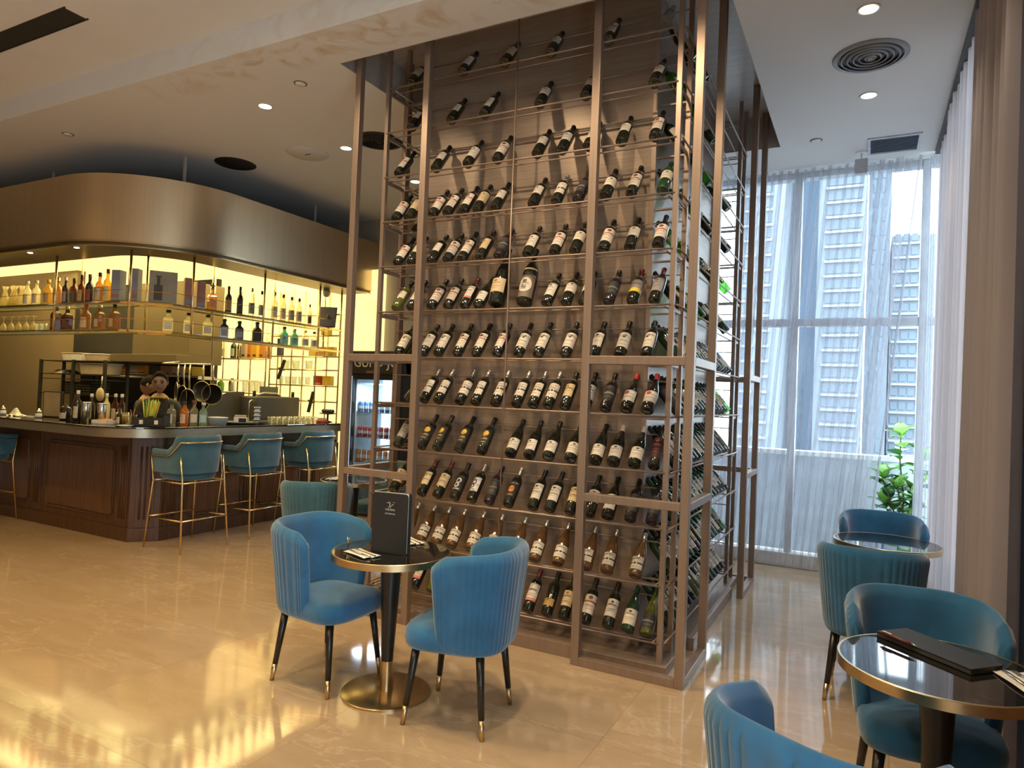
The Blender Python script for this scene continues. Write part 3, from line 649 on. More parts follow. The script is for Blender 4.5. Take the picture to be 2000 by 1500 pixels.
FRONT = {
 1: ('C', -2.196, 'B', -1.748, 'C', -1.408, 'b', -1.06, 'T', -.656, 'Q', -.30),
 2: ('b', -2.177, 'b', -1.83, 'B', -1.554, 'b', -1.127, 'b', -.798, 'b', -.345),
 3: ('T', -2.276, 'b', -1.946, 'B', -1.676, 'T', -1.437, 'b', -1.132, 'b', -.953, 'B', -.767, 'b', -.544, 'T', -.33),
 4: ('T', -2.283, 'C', -2.157, 'T', -1.952, 'T', -1.829, 'T', -1.691, 'C', -1.578, 'b', -1.435, 'b', -1.148, 'S', -.976, 'K', -.825, 'b', -.636, 'T', -.466, 'G', -.27),
 5: ('T', -2.25, 'b', -2.125, 'b', -1.947, 'T', -1.811, 'T', -1.687, 'C', -1.541, 'K', -1.395, 'B', -1.172, 'T', -.977, 'b', -.833, 'T', -.637, 'b', -.463, 'T', -.286),
 6: ('L', -2.246, 'B', -2.111, 'T', -1.931, 'T', -1.79, 'P', -1.65, 'U', -1.535, 'A', -1.40, 'SAKE', -1.188, 'B', -1.018, 'b', -.88, 'b', -.755, 'K', -.59, 'Y', -.435, 'N', -.296),
 7: ('D', -2.205, 'B', -1.984, 'D', -1.856, 'T', -1.692, 'T', -1.537, 'T', -1.375, 'D', -1.211, 'D', -1.067, 'D', -.869, 'B', -.673, 'D', -.504, 'D', -.332),
 8: ('S', -1.963, 'S', -1.839, 'S', -1.658, 'S', -1.53, 'S', -1.372, 'S', -1.211, 'S', -1.089, 'S', -.978, 'C', -.858, 'B', -.72, 'K', -.584, 'X', -.447, 'X', -.315),
 9: ('N', -2.177, 'M', -1.967, 'M', -1.83, 'M', -1.646, 'M', -1.464, 'U', -1.241, 'U', -1.10, 'U', -.963, 'U', -.808, 'U', -.637, 'V', -.519, 'V', -.385, 'J', -.261),
 10: ('c', -2.20, 'c', -1.949, 'c', -1.812, 'W', -1.666, 'w', -1.529, 'K', -1.391, 'E', -1.242, 'B', -1.059, 'B', -.937, 'C', -.797, 'b', -.665, 'Z', -.542, 'K', -.398, 'K', -.264),
 11: ('R', -2.09, 'R', -1.942, 'R', -1.81, 'R', -1.681, 'R', -1.52, 'R', -1.37, 'R', -1.194, 'R', -1.032, 'R', -.867, 'R', -.674, 'R', -.535, 'R', -.352),
 12: ('P', -1.976, 'L', -1.833, 'B', -1.661, 'C', -1.455, 'B', -1.256, 'P', -1.066, 'O', -.93, 'C', -.811, 'T', -.665, 'B', -.516, 'F', -.388, 'H', -.27)}
rnd = random.Random(21)
TILT = math.radians(-40)
for row, lst in FRONT.items():
    n = len(lst)//2
    for k in range(n):
        code, x = lst[2*k], lst[2*k+1]; z = SHZ[row-1]+.031; where = f'{ORD[k+1]} from left, {ORD[row]} tower shelf down'
        if code == 'SAKE':
            o = put('sake_bottle', MB().lathe(PROF['sake'][0], 20).mesh('sake_bottle', M_WINE, True), None, 0, (x, .205, z+.008), (-.37, 0, 0))
            tag(o, 'large black sake bottle with round white label, on sixth tower shelf down', 'sake bottle')
            put('label', label_mesh(.0562, .03, .20, mat('sake_band', (.17, .13, .10), .6), 1.3), o)
            MB().grid(lambda u, v: ((.0568+.0002)*math.cos(-PI/2+(v*.92)*math.cos(2*PI*u)), .0570*math.sin(-PI/2+(v*.92)*math.cos(2*PI*u)), .122+v*.054*math.sin(2*PI*u)), 24, 3, True).build('round_label', LM['plain'] if False else mat('sake_white', (.66, .60, .52), .6), o, True)
            for ch, zz in (('黄', .142), ('桜', .102)):
                lettering(ch, .038, M_BLACKM, o, (-.002, -.0578, zz), (PI/2, 0, 0), .0003)
            lettering('本', .014, M_RED, o, (.022, -.0535, .132), (PI/2, 0, .42), .0003)
            put('capsule', cap_mesh('sake', M_CAPB), o)
            put('neck_label', label_mesh(.0525, .235, .255, LM['cream'], 1.4), o)
            continue
        big = code == 'A'
        wine(code, (x, .19+(.012 if big else 0), z+(.008 if big else 0)), (-.36 if big else TILT, 0, rnd.uniform(-.03, .03)), f'{SPEC[code][5]}, {where}', f'bottles on the tower front, shelf {ORD[row]} down', rnd.uniform(-.35, .35))
# right-hand side: dense rows below, a few bottles above
SIDE_SP = {1: [.62, .95], 2: [.46, .78, 1.25], 3: [.46, .70, .80, 1.18, 1.9], 4: [.48, .85, 1.3, 1.95], 5: [.50, .92, 1.42, 1.98], 6: [.47, .80, 1.05, 1.5, 2.0]}
side_codes = 'BGCGKLGBUFGNVGBCGFHB'
for row in range(1, 13):
    ys = SIDE_SP.get(row) or [.47+.122*i for i in range(15)]
    for k, y in enumerate(ys):
        code = side_codes[(k*7+row*3) % len(side_codes)]
        if row <= 6: code = 'gGgBGgB'[(k*3+row) % 7]
        elif rnd.random() < .12: code = 'g'
        where = f'{ORD[k+1]} from front, {ORD[row]} right-side tower shelf'
        wine(code, (-.19, y, SHZ[row-1]+.031), (TILT, 0, PI/2), f'{SPEC[code][5]}, {where}', f'bottles on the tower right side, shelf {ORD[row]} down', rnd.uniform(-.8, .8))
for row, x, code in ((7, -.50, 'g'), (8, -.55, 'g'), (9, -.50, 'Q'), (10, -.62, 'G'), (11, -.55, 'H'), (7, -.75, 'G'), (9, -.80, 'B')):
    wine(code, (x, TD-.19, SHZ[row-1]+.031), (TILT, 0, PI), f'{SPEC[code][5]} at the tower back, {ORD[row]} shelf, {"near" if x > -.65 else "off"} the window', 'bottles on the tower back', rnd.uniform(-.5, .5))
for row, y, code in ((4, .55, 'B'), (6, .60, 'Q'), (7, .50, 'D'), (8, .56, 'L'), (9, .62, 'L'), (10, .50, 'c'), (10, .64, 'c'), (12, .60, 'T')):
    wine(code, (-TW+.19, y, SHZ[row-1]+.031), (TILT, 0, -PI/2), f'{SPEC[code][5]} on the tower left side, {ORD[row]} shelf{", second" if y == .64 else ""}', 'bottles on the tower left side', rnd.uniform(-.5, .5))
# ================================================================== dining chairs
def chair_backrest(m):
    """barrel back: channel-tufted outside, smooth inside, wider at the top, wings lower than the centre."""
    RIB = 34; NU = RIB*5; prof = []
    def path(s, t):
        # s -1..1 round the back (0 = centre back), t 0..1 bottom to top; plan is a U with a flat back
        w = .200+.050*t; d = .222+.050*t; wing = .055+.02*t
        L1 = wing+d*.62; a = abs(s); sg = 1 if s >= 0 else -1
        ang = PI/2*min(1, a/.78); ex = .62
        if a <= .78:
            x = w*abs(math.sin(ang))**ex*1.0; y = -d*abs(math.cos(ang))**ex
        else:
            x = w; y = wing*(a-.78)/.22
        return Vector((sg*x, y, 0))
    def ztop(s): return .855-.035*abs(s)**2-.055*max(0, (abs(s)-.62)/.38)**2
    def zbot(s): return .375+.04*max(0, (abs(s)-.7)/.3)**2
    v = []; f = []
    T = [0, .03, .10, .25, .45, .65, .82, .93, .98, 1.0]; TH = .027
    ring = [(t, 1) for t in T]+[(1.0, k) for k in (.6, 0, -.6)]+[(t, -1) for t in reversed(T)]
    n = len(ring)
    for i in range(NU+1):
        s = -1+2*i/NU; e = .004
        rib = abs(math.sin(PI*RIB*i/NU)); rib = rib**.4
        for t, side in ring:
            p = path(s, t); q = path(min(1, s+e), t)-path(max(-1, s-e), t); nrm = Vector((q.y, -q.x, 0)).normalized()
            z = zbot(s)+(ztop(s)-zbot(s))*t
            edge = 1-min(1, (1-t)/.05)**.5 if t > .95 else (1-min(1, t/.04) if t < .04 else 0)
            off = TH*side*(1-.45*edge)
            if side == 1: off += .0055*rib*(1 if .04 < t < .95 else .35)
            if abs(side) < 1: z += .016*(1-side*side)
            fade = 1-.55*max(0, (abs(s)-.94)/.06)
            v.append(tuple(p+nrm*off*fade+Vector((0, 0, z))))
    for i in range(NU):
        for k in range(n):
            a, b = i*n+k, i*n+(k+1) % n; f.append((a, b, b+n, a+n))
    f.append(tuple(range(n))); f.append(tuple(NU*n+k for k in reversed(range(n))))
    mb = MB(); mb.v = v; mb.f = f; return mb.mesh('backrest', m, True)
def chair_seat(m):
    def outline(a):
        c, s = math.cos(a), math.sin(a); k = .55
        x = .225*math.copysign(abs(c)**k, c); y = .235*math.copysign(abs(s)**k, s)+.02
        return x*(1+.10*(y/.25) if y > 0 else 1), y
    rings = [(0, .365), (.80, .365), (.95, .372), (1.0, .392), (1.02, .42), (1.0, .452), (.95, .468), (.82, .477), (.5, .484), (0, .486)]
    def fn(u, v):
        j = v*(len(rings)-1); k = min(int(j), len(rings)-2); t = j-k; sc = rings[k][0]*(1-t)+rings[k+1][0]*t; z = rings[k][1]*(1-t)+rings[k+1][1]*t
        x, y = outline(2*PI*u); return (x*sc, (y-.02)*sc+.02, z)
    return MB().grid(fn, 48, len(rings)-1, True).mesh('seat', m, True)
BACK = {m.name: chair_backrest(m) for m in (M_VELVET, M_VELVET_G)}; SEAT = {m.name: chair_seat(m) for m in (M_VELVET, M_VELVET_G)}
def leg_meshes(p, q):
    p, q = Vector(p), Vector(q); k = p.lerp(q, .76)
    return (MB().tube(p, k, .021, .0145, 14).mesh('leg', M_BLACK, True), MB().tube(k, q, .0148, .0115, 14).mesh('brass_tip', M_BRASS, True))
LEGS = [leg_meshes((sx*.165, sy*.165+.01, .375), (sx*.205, sy*.205+.01, 0)) for sx in (-1, 1) for sy in (-1, 1)]
def chair(label, x, y, rot, m=None, grp='blue velvet dining chairs'):
    m = m or M_VELVET; t = thing('dining_chair', label, 'chair', (x, y, 0), rot, grp)
    put('backrest', BACK[m.name], t); put('seat', SEAT[m.name], t)
    for a, b in LEGS: smooth_leg = put('leg', a, t); put('brass_tip', b, smooth_leg)
    MB().tube((-.15, -.15, .36), (.15, .15, .36), .008).build('under_frame', M_BLACKM, t)
    return t
chair('blue velvet chair left of the round table before the tower, turned to the tower', -1.77, -.915, -PI/2-.03)
chair('blue velvet chair right of the round table, its ribbed back to the tower', -.895, -.90, PI/2+.16)
chair('grey-teal velvet chair with its back to us behind the left table chair', -3.10, .38, .50, M_VELVET_G)
chair('teal chair half hidden beyond the tower post, beside the drinks fridge', -3.55, 1.75, PI+.2, M_VELVET_G)
chair('farthest blue chair, facing us in front of the leafy plant', .99, 1.60, PI+.08)
chair('blue chair with ribbed back turned to us, at the far window table', .915, .51, -.04)
chair('large blue chair facing us behind the near black table', 1.09, -.78, PI+.10)
chair('nearest blue chair, only its ribbed back showing at the lower edge', .825, -1.948, -.50)

# ------------------------------------------------------------------ round tables
def table(label, x, y, r, h=.75, base=.235, grp='round brass-edged tables'):
    t = thing('round_table', label, 'table', (x, y, 0), 0, grp)
    MB().lathe([(0, h-.012), (r-.009, h-.012), (r-.009, h), (0, h)], 64).build('stone_top', M_STONE, t)
    smooth_angle(MB().lathe([(r-.009, h-.034), (r, h-.034), (r, h-.001), (r-.002, h+.001), (r-.009, h+.001), (r-.009, h-.034)], 64).build('brass_rim', M_BRASS, t))
    MB().lathe([(0, h-.03), (r-.03, h-.03), (r-.03, h-.012), (0, h-.012)], 48).build('underlay', M_BLACKM, t)
    smooth_angle(MB().lathe([(0, .17), (.031, .17), (.058, h-.03), (0, h-.03)], 32).build('column', M_BLACK, t))
    smooth_angle(MB().lathe([(0, .012), (.036, .012), (.032, .17), (0, .17)], 32).build('brass_sleeve', M_BRASS, t))
    smooth_angle(MB().lathe([(0, 0), (base, 0), (base, .010), (base-.006, .014), (0, .018)], 56).build('base_plate', M_BRASS, t))
    return t
table('round black marble table with brass base standing before the tower', -1.362, -.897, .315)
table('far round table between the two window chairs', 1.005, 1.25, .315)
table('near round black table at the right edge with a menu on it', 1.102, -1.134, .308, .755)
table('round table beyond the tower post near the fridge', -3.43, 1.20, .31)

# menus, cutlery and napkins
menu = thing('standing_menu', 'black menu standing upright on the round table before the tower', 'menu', (-1.335, -.965, .752), .10)
ME = MB()
def rounded(w, h, r=.018, n=5):
    pts = []
    for cx, cz, a0 in ((w/2-r, h-r, 0), (-w/2+r, h-r, PI/2), (-w/2+r, 0+.003, PI), (w/2-r, 0+.003, 1.5*PI)):
        rr = r if cz > .1 else .003
        cx2 = cx if cz > .1 else math.copysign(w/2-.003, cx)
        for k in range(n+1): pts.append((cx2+rr*math.cos(a0+PI/2*k/n), cz+rr*math.sin(a0+PI/2*k/n)))
    return pts
cov = MB(); pts = rounded(.212, .315); b = len(pts)
cov.v = [(x, 0, z) for x, z in pts]+[(x, .006, z) for x, z in pts]; cov.f = [tuple(range(b)), tuple(2*b-1-i for i in range(b))]+[(i, (i+1) % b, b+(i+1) % b, b+i) for i in range(b)]
cme = cov.mesh('cover', M_BLACKM)
put('front_cover', cme, menu, 0, (0, 0, 0)); put('back_cover', cme, menu, 0, (-.005, .030, 0), (0, 0, .22))
MB().box(-.095, .10, .010, .014, .004, .317).build('paper_leaf', M_PAPER, menu, rot=(0, 0, .10))
M_PRINT = mat('silver_print', (.62, .60, .55), .6)
em = MB(); em.path([(-.012, -.0012, .262), (-.004, -.0012, .268), (0, -.0012, .262), (-.002, -.0012, .250), (.004, -.0012, .245), (.014, -.0012, .255), (.022, -.0012, .257)], .0016, 6)
em.path([(-.002, -.0012, .250), (-.010, -.0012, .240), (.006, -.0012, .240)], .0013, 6).path([(.016, -.0012, .266), (.030, -.0012, .268)], .0008, 6).path([(-.020, -.0012, .262), (-.012, -.0012, .266)], .0009, 6)
em.build('emblem', M_PRINT, menu, True)
lettering('FURYSMA', .0135, M_PRINT, menu, (.002, -.001, .228), (PI/2, 0, 0)); lettering('KITCHEN BAR', .0095, M_PRINT, menu, (.002, -.001, .207), (PI/2, 0, 0))
def napkin_set(label, x, y, z, rot, cutlery=True):
    t = thing('napkin_set', label, 'napkin', (x, y, z), rot)
    MB().grid(lambda u, v: ((u-.5)*.10, (v-.5)*.20, .003+.0025*math.sin(9*u+4*v)), 8, 12).build('napkin', M_PAPER, t, True).modifiers.new('thick', 'SOLIDIFY').thickness = .003
    k = MB().box(-.022, -.010, -.02, .10, .008, .010); k.tube((-.016, -.105, .010), (-.016, -.02, .010), .0045, .0035, 8).build('knife', M_STEEL, t, True)
    k = MB().tube((.014, -.105, .010), (.014, .05, .010), .004, .0025, 8).box(.004, .024, .05, .062, .009, .0105)
    for i in range(4): k.box(.004+.0055*i, .0065+.0055*i, .062, .10, .009, .0105)
    k.build('fork', M_STEEL, t)
napkin_set('white napkin with knife and fork at the table front, left of the menu', -1.43, -1.06, .752, 1.25)
napkin_set('white napkin with cutlery behind the standing menu', -1.42, -.66, .752, 1.1)
napkin_set('white napkin with fork at the right edge of the near black table', 1.335, -1.17, .757, .35)
mm = thing('closed_menu', 'closed black menu folder lying on the near black table', 'menu', (1.106, -.992, .757), -.757)
MB().box(-.185, .185, -.075, .075, .016, .019).build('top_cover', M_BLACKM, mm, bevel=.001); MB().box(-.185, .185, -.075, .075, 0, .003).build('bottom_cover', M_BLACKM, mm, bevel=.001)
MB().box(-.183, .181, -.073, .073, .003, .016).build('pages', M_DARKGREY, mm)
pn = thing('pen', 'dark red ballpoint pen lying on the closed menu folder', 'pen', (.99, -1.0, .7825), -.74)
MB().tube((-.065, 0, 0), (.05, 0, 0), .0055, .0055, 10).build('barrel', mat('pen_red', (.16, .035, .03), .3), pn, True); MB().tube((.05, 0, 0), (.072, 0, 0), .0048, .001, 10).build('tip', M_STEEL, pn, True)
MB().tube((-.075, 0, 0), (-.065, 0, 0), .003, .004, 8).bar((-.068, 0, .007), (-.03, 0, .007), .003, .001).build('clip', M_GOLD, pn)
napkin_set('folded napkin lying on the table by the fridge', -3.58, 1.10, .752, .3)
# cutlery pieces of brass standing in a holder on the first table
cf = thing('cutlery_stand', 'small brass cutlery clip at the left rim of the round table', 'cutlery', (-1.585, -.99, .752))
MB().path([(0, 0, 0), (.002, 0, .03), (-.006, 0, .055)], .003, 6).path([(.004, 0, .03), (.010, 0, .055)], .0025, 6).build('prongs', M_BRASS, cf, True)

# ------------------------------------------------------------------ bar stools
def stool_meshes():
    out = {}
    def U(s, t):          # s -1..1, back at +X locally is -forward; forward = -X
        w = .215; d = .205; a = abs(s); sg = 1 if s >= 0 else -1; ex = .6
        if a <= .62:
            ang = PI/2*a/.62; return Vector((d*math.cos(ang)**ex, sg*w*math.sin(ang)**ex, 0))
        return Vector((-(a-.62)/.38*.24, sg*w, 0))
    def zt(s):
        a = abs(s); return 1.085 if a < .50 else (.945 if a > .66 else 1.085-.14*(1-math.cos(PI*(a-.50)/.16))/2)
    def rl(s):
        a = abs(s); return 1.035 if a < .40 else (.90 if a > .62 else 1.035-.135*(a-.40)/.22)
    def shell(z0f, z1f, th, flare=.05):
        def fn(u, v):
            s = -1+2*u; prof = [(0, 1), (.33, 1), (.66, 1), (.95, 1), (1, .5), (1.0, -.5), (.95, -1), (.66, -1), (.33, -1), (0, -1)]
            t, sd = prof[round(v*9)]; p = U(s, t); e = .004; q = U(min(1, s+e), t)-U(max(-1, s-e), t); nr = Vector((q.y, -q.x, 0)).normalized()
            z = z0f(s)+(z1f(s)-z0f(s))*t; p = p*(1+flare*(z-.7)/.3)
            return p+nr*th*sd*(.75 if t in (0, 1) else 1)+Vector((0, 0, z+(.012 if abs(sd) < 1 else 0)))
        return MB().grid(fn, 80, 9)
    out['back'] = shell(lambda s: .735, zt, .020).mesh('backrest', M_VELVET_G, True)
    def out2(a):
        c, s = math.cos(a), math.sin(a); return .215*math.copysign(abs(c)**.55, c)-.02, .205*math.copysign(abs(s)**.55, s)
    rg = [(0, .665), (.9, .665), (1, .685), (1.02, .71), (.97, .735), (.7, .748), (0, .75)]
    def fn(u, v):
        j = v*(len(rg)-1); k = min(int(j), len(rg)-2); t = j-k; x, y = out2(2*PI*u); sc = rg[k][0]*(1-t)+rg[k+1][0]*t; return (x*sc, y*sc, rg[k][1]*(1-t)+rg[k+1][1]*t)
    out['seat'] = MB().grid(fn, 40, len(rg)-1, True).mesh('seat', M_VELVET_G, True)
    pts = []
    for i in range(61):
        s = -1+2*i/60; p = U(s, 1); e = .004; q = U(min(1, s+e), 1)-U(max(-1, s-e), 1); nr = Vector((q.y, -q.x, 0)).normalized(); z = rl(s)
        pts.append(p*(1+.05*(z-.7)/.3)+nr*.030+Vector((0, 0, z)))
    out['rail'] = MB().path(pts, .008, 8).mesh('arm_rail', M_GOLD, True)
    out['legs'] = []
    top = {(-1, -1): pts[0], (-1, 1): pts[-1]}
    for sx in (-1, 1):
        for sy in (-1, 1):
            foot = Vector((sx*.27, sy*.265, 0)); tp = Vector((-.245, sy*.245, .90)) if sx < 0 else Vector((.175, sy*.238, .90))
            mid = Vector((sx*.215, sy*.235, .655))
            out['legs'].append(MB().path([foot, mid, tp], .0085, 8).mesh('leg', M_GOLD, True))
    def ring(z, k, r):
        c = [Vector((sx*(.27-.055*z/.655), sy*(.265-.03*z/.655), z)) for sx, sy in ((-1, -1), (1, -1), (1, 1), (-1, 1))]
        return [MB().tube(c[i], c[(i+1) % 4], r, n=8).mesh(k, M_GOLD, True) for i in range(4)]
    out['foot'] = ring(.30, 'footrest_bar', .008); out['under'] = ring(.652, 'seat_rail', .007)
    return out
SM = stool_meshes()
def stool(label, x, y, rot):
    t = thing('bar_stool', label, 'bar stool', (x, y, 0), rot, 'blue bar stools with gold legs')
    put('backrest', SM['back'], t); put('seat', SM['seat'], t); put('arm_rail', SM['rail'], t)
    for k in ('legs', 'foot', 'under'):
        for me in SM[k]: put(me.name.split('.')[0], me, t)
stool('blue bar stool with gold legs nearest the bar corner', -5.03, .64, 0)
stool('middle blue bar stool of the three at the right arm of the bar', -5.06, 1.46, 0)
stool('blue bar stool farthest along the bar, beside the tower post', -5.06, 2.30, 0)
stool('bar stool cut by the left picture edge, at the long bar front', -7.80, .10, -PI/2)
# ================================================================== bar
def rounded_L(yo, xo, r, x_left=-12.3, y_far=3.5, n=14):
    pts = [(x_left, yo)]
    for k in range(n+1):
        a = -PI/2+PI/2*k/n; pts.append((xo-r+r*math.cos(a), yo+r+r*math.sin(a)))
    pts.append((xo, y_far)); return pts
bar = thing('bar_counter', 'dark wooden bar with panelled front and black stone top', 'bar counter')
inner = [(-5.80, 3.20), (-5.80, .86), (-12.3, .86)]
MB().prism([(-12.3, .42), (-5.615, .42), (-5.44, .625), (-5.44, 3.20)]+inner, 0, 1.06).build('body', M_BARWOOD, bar)
MB().prism([(-12.3, .40), (-5.607, .40), (-5.42, .617), (-5.42, 3.20), (-5.5, 3.20), (-5.5, .64), (-5.65, .46), (-12.3, .46)], 0, .13).build('skirting', M_BARWOOD, bar, bevel=.006)
top = rounded_L(.05, -5.2, .55, y_far=3.20)
smooth_angle(MB().prism(top+inner, 1.058, 1.142).build('bronze_edge', mat('counter_edge', (.34, .29, .21), .36, .8, noise=(12, .06)), bar), 30)
MB().prism(rounded_L(.043, -5.193, .557, y_far=3.20)+inner, 1.142, 1.160).build('stone_top', M_STONE, bar, bevel=.004)
def molding(pts, name, r=.009): MB().path(pts, r, 6, True).build(name, M_BARWOOD, bar, True)
def notched(a0, a1, z0, z1, c, fn):
    return [fn(a, z) for a, z in ((a0+c, z0), (a1-c, z0), (a1-c, z0+c), (a1, z0+c), (a1, z1-c), (a1-c, z1-c), (a1-c, z1), (a0+c, z1), (a0+c, z1-c), (a0, z1-c), (a0, z0+c), (a0+c, z0+c))]
def panel(a0, a1, axis):
    z0, z1 = .21, .93
    fn = (lambda a, z: (a, .418, z)) if axis == 'x' else (lambda a, z: (-5.438, a, z))
    (MB().box(a0+.03, a1-.03, .410, .424, z0+.03, z1-.03) if axis == 'x' else MB().box(-5.446, -5.431, a0+.03, a1-.03, z0+.03, z1-.03)).build('panel', M_BARWOOD2, bar, bevel=.004)
    molding(notched(a0, a1, z0, z1, .045, fn), 'moulding')
for a0 in (-7.08, -8.62, -10.16, -11.7): panel(a0, a0+1.20, 'x')
for a0, a1 in ((.90, 1.62), (1.86, 2.52), (2.76, 3.2)): panel(a0, a1, 'y')
def pilaster(c, d, wd):
    c, d = Vector(c), Vector(d).normalized(); nrm = Vector((d.y, -d.x, 0)); mb = MB()
    a, b = c-d*wd/2+nrm*.006, c+d*wd/2+nrm*.006
    MB().bar((c.x+nrm.x*.006, c.y+nrm.y*.006, .135), (c.x+nrm.x*.006, c.y+nrm.y*.006, 1.05), .02, .02)
    q = [c-d*wd/2-nrm*.004, c+d*wd/2-nrm*.004, c+d*wd/2+nrm*.012, c-d*wd/2+nrm*.012]
    MB().prism([(v.x, v.y) for v in q], .135, 1.05).build('pilaster', M_BARWOOD, bar, bevel=.003)
    for k in (-1, 0, 1):
        p = c+d*(k*wd*.27)+nrm*.012; MB().tube((p.x, p.y, .22), (p.x, p.y, .95), .010, n=8).build('reed', M_BARWOOD, bar, True)
for x in (-5.72, -7.26, -8.80, -10.34): pilaster((x, .42, 0), (1, 0, 0), .15)
for y in (.74, 1.74, 2.64): pilaster((-5.44, y, 0), (0, 1, 0), .15)
pilaster((-5.527, .522, 0), (.65, .76, 0), .17)

# ------------------------------------------------------------------ canopy
can = thing('bar_canopy', 'curved brushed brass canopy hanging over the bar', 'canopy')
RC = 1.15
def ring_sheet(yo, xo, r, th, z0, z1, name, m, n=24, x_left=-12.3):
    o = rounded_L(yo, xo, r, x_left, YF, n); i = rounded_L(yo+th, xo-th, max(.05, r-th), x_left, YF, n)
    return smooth_angle(MB().prism(o+i[::-1], z0, z1).build(name, m, can), 30)
ring_sheet(.05, -5.2, RC, .03, 2.985, 3.648, 'fascia', M_FASCIA)
ring_sheet(.035, -5.185, RC+.015, .05, 2.965, 2.985, 'bright_line', M_BRASS)
ring_sheet(.06, -5.21, RC-.01, .10, 2.935, 2.965, 'lip', M_LIP)
ring_sheet(.045, -5.195, RC, .012, 2.925, 2.937, 'bright_line', M_BRASS)
ring_sheet(.10, -5.25, RC-.05, .47, 2.937, 2.955, 'soffit', M_LIP)
ring_sheet(.57, -5.72, .62, .02, 2.937, 3.26, 'inner_rim', M_GLOWW if False else mat('cream_rim', (.62, .52, .32), .7))
MB().prism(rounded_L(.57, -5.72, .62, -12.3, YF)+[(-12.3, YF)], 3.26, 3.30).build('glow_ceiling', M_GLOW, can)
MB().prism(rounded_L(.09, -5.24, RC-.04, -12.3, YF)+[(-12.3, YF)], 3.60, 3.62).build('top_board', M_BLACKM, can)
for x, y in ((-5.62, .85), (-5.6, 2.75), (-7.6, .6), (-9.5, .6)): MB().box(x-.012, x+.012, y-.012, y+.012, 3.62, 4.0).build('hanger', M_WALLG, can)
for x in (-8.05, -7.15, -6.3): MB().lathe([(0, 2.931), (.022, 2.931), (.026, 2.937), (0, 2.937)], 16, (x, .17, 0)).build('spot_lens', M_LEDS, can)
sp = MB().box(-7.7, -6.35, 1.5, 3.55, 3.62, 3.99).build('service_bulkhead', mat('bulkhead_grey', (.30, .29, .27), .8)); tag(sp, 'dark boxed bulkhead between the bar canopy and the ceiling', 'bulkhead')
for x, y, e in ((-6.6, 1.2, 26), (-8.2, 1.3, 26), (-6.5, 2.6, 26), (-9.8, 1.3, 20)):  # added area lights that strengthen the glow ceiling's light inside the bar
    lamp('AREA', 'canopy_glow_fill', (x, y, 3.24), e, (1, .74, .28), 1.7, (x, y, 0))

# hanging glass shelves
shf = thing('hanging_shelf', 'gold framed two-tier glass bottle shelf hanging over the bar', 'shelf')
so = [(-12.2, .38), (-5.86, .38), (-5.5, .70), (-5.5, 3.25)]; si = [(-12.2, .66), (-5.97, .66), (-5.78, .83), (-5.78, 3.25)]
for z in (2.13, 2.42):
    MB().prism(so+si[::-1], z-.005, z).build('glass_shelf', M_SHELFGLASS, shf)
    for pth, rr in ((so, .013), (si, .011)): MB().path([(x, y, z-.018) for x, y in pth], rr, 6).build('shelf_rail', M_GOLD, shf)
    MB().path([(x, y, z+.105) for x, y in so], .003, 5).build('guard_wire', M_GOLD, shf)
for x, y in ((-7.03, .38), (-5.80, .43), (-5.5, .93), (-5.5, 1.89), (-5.5, 2.81), (-5.5, 3.22), (-8.6, .38), (-10.2, .38), (-7.03, .66), (-5.93, .70), (-5.78, 1.4), (-5.78, 2.3), (-5.78, 3.2)):
    MB().tube((x, y, 2.10), (x, y, 2.94), .012, n=8).build('hanging_post', M_GOLD, shf, True)

# ------------------------------------------------------------------ spirits and glasses
M_AMBER = thin_glass('amber_spirit', (.74, .46, .20), .03, dens=.18); M_YSPIRIT = thin_glass('yellow_spirit', (.85, .62, .18), .03, dens=.35); M_BROWNG = thin_glass('brown_spirit', (.30, .15, .08), .03, dens=.3)
M_DARKB = mat('dark_spirit_glass', (.03, .02, .015), .08, coat=.4); M_TEALG = thin_glass('teal_spirit', (.25, .62, .58), .03, dens=.5); M_FROST = thin_glass('frosted_spirit', (.92, .86, .66), .3, dens=.55)
M_BLUEG = thin_glass('blue_spirit', (.66, .82, .92), .03, dens=.2); M_ORNG = thin_glass('orange_spirit', (.95, .52, .2), .03, dens=.25)
SP = {}
def spirit(label, x, y, z, h=.30, r=.04, glass=None, paper=(.7, .6, .4), cap=None, square=False, neck=.30, name='spirit_bottle', rot=0):
    glass = glass or M_CLEAR; cap = cap or M_CAPB; k = (h, r, glass.name, square, neck)
    if k not in SP:
        sh = h*(1-neck); pr = [(0, .003), (r*.9, 0), (r, .008), (r, sh*.82), (r*.85, sh*.93), (r*.42, sh*1.04), (r*.36, h*.9), (r*.40, h*.91), (r*.40, h*.93), (0, h*.93)]
        if square: pr = [(a*1.12, b) for a, b in pr]
        SP[k] = MB().lathe(pr, 4 if square else 16).mesh('spirit_bottle', glass, not square)
        if square:
            for v in SP[k].vertices: v.co = Matrix.Rotation(PI/4, 3, 'Z') @ v.co
    o = put(name, SP[k], None, 0, (x, y, z), (0, 0, rot)); tag(o, label, 'bottle')
    lm = label_mat('paper_'+str(len(bpy.data.materials)), paper, tuple(c*.25 for c in paper), 'plain')
    if square: MB().box(-r*.62, r*.62, -r*.81, -r*.795, h*.12, h*.45).build('label', lm, o)
    else: put('label', label_mesh(r+.0006, h*.1, h*.48, lm, 1.1, 8), o)
    MB().lathe([(r*.43, h*.88), (r*.43, h), (0, h)], 12).build('stopper', cap, o, True); return o
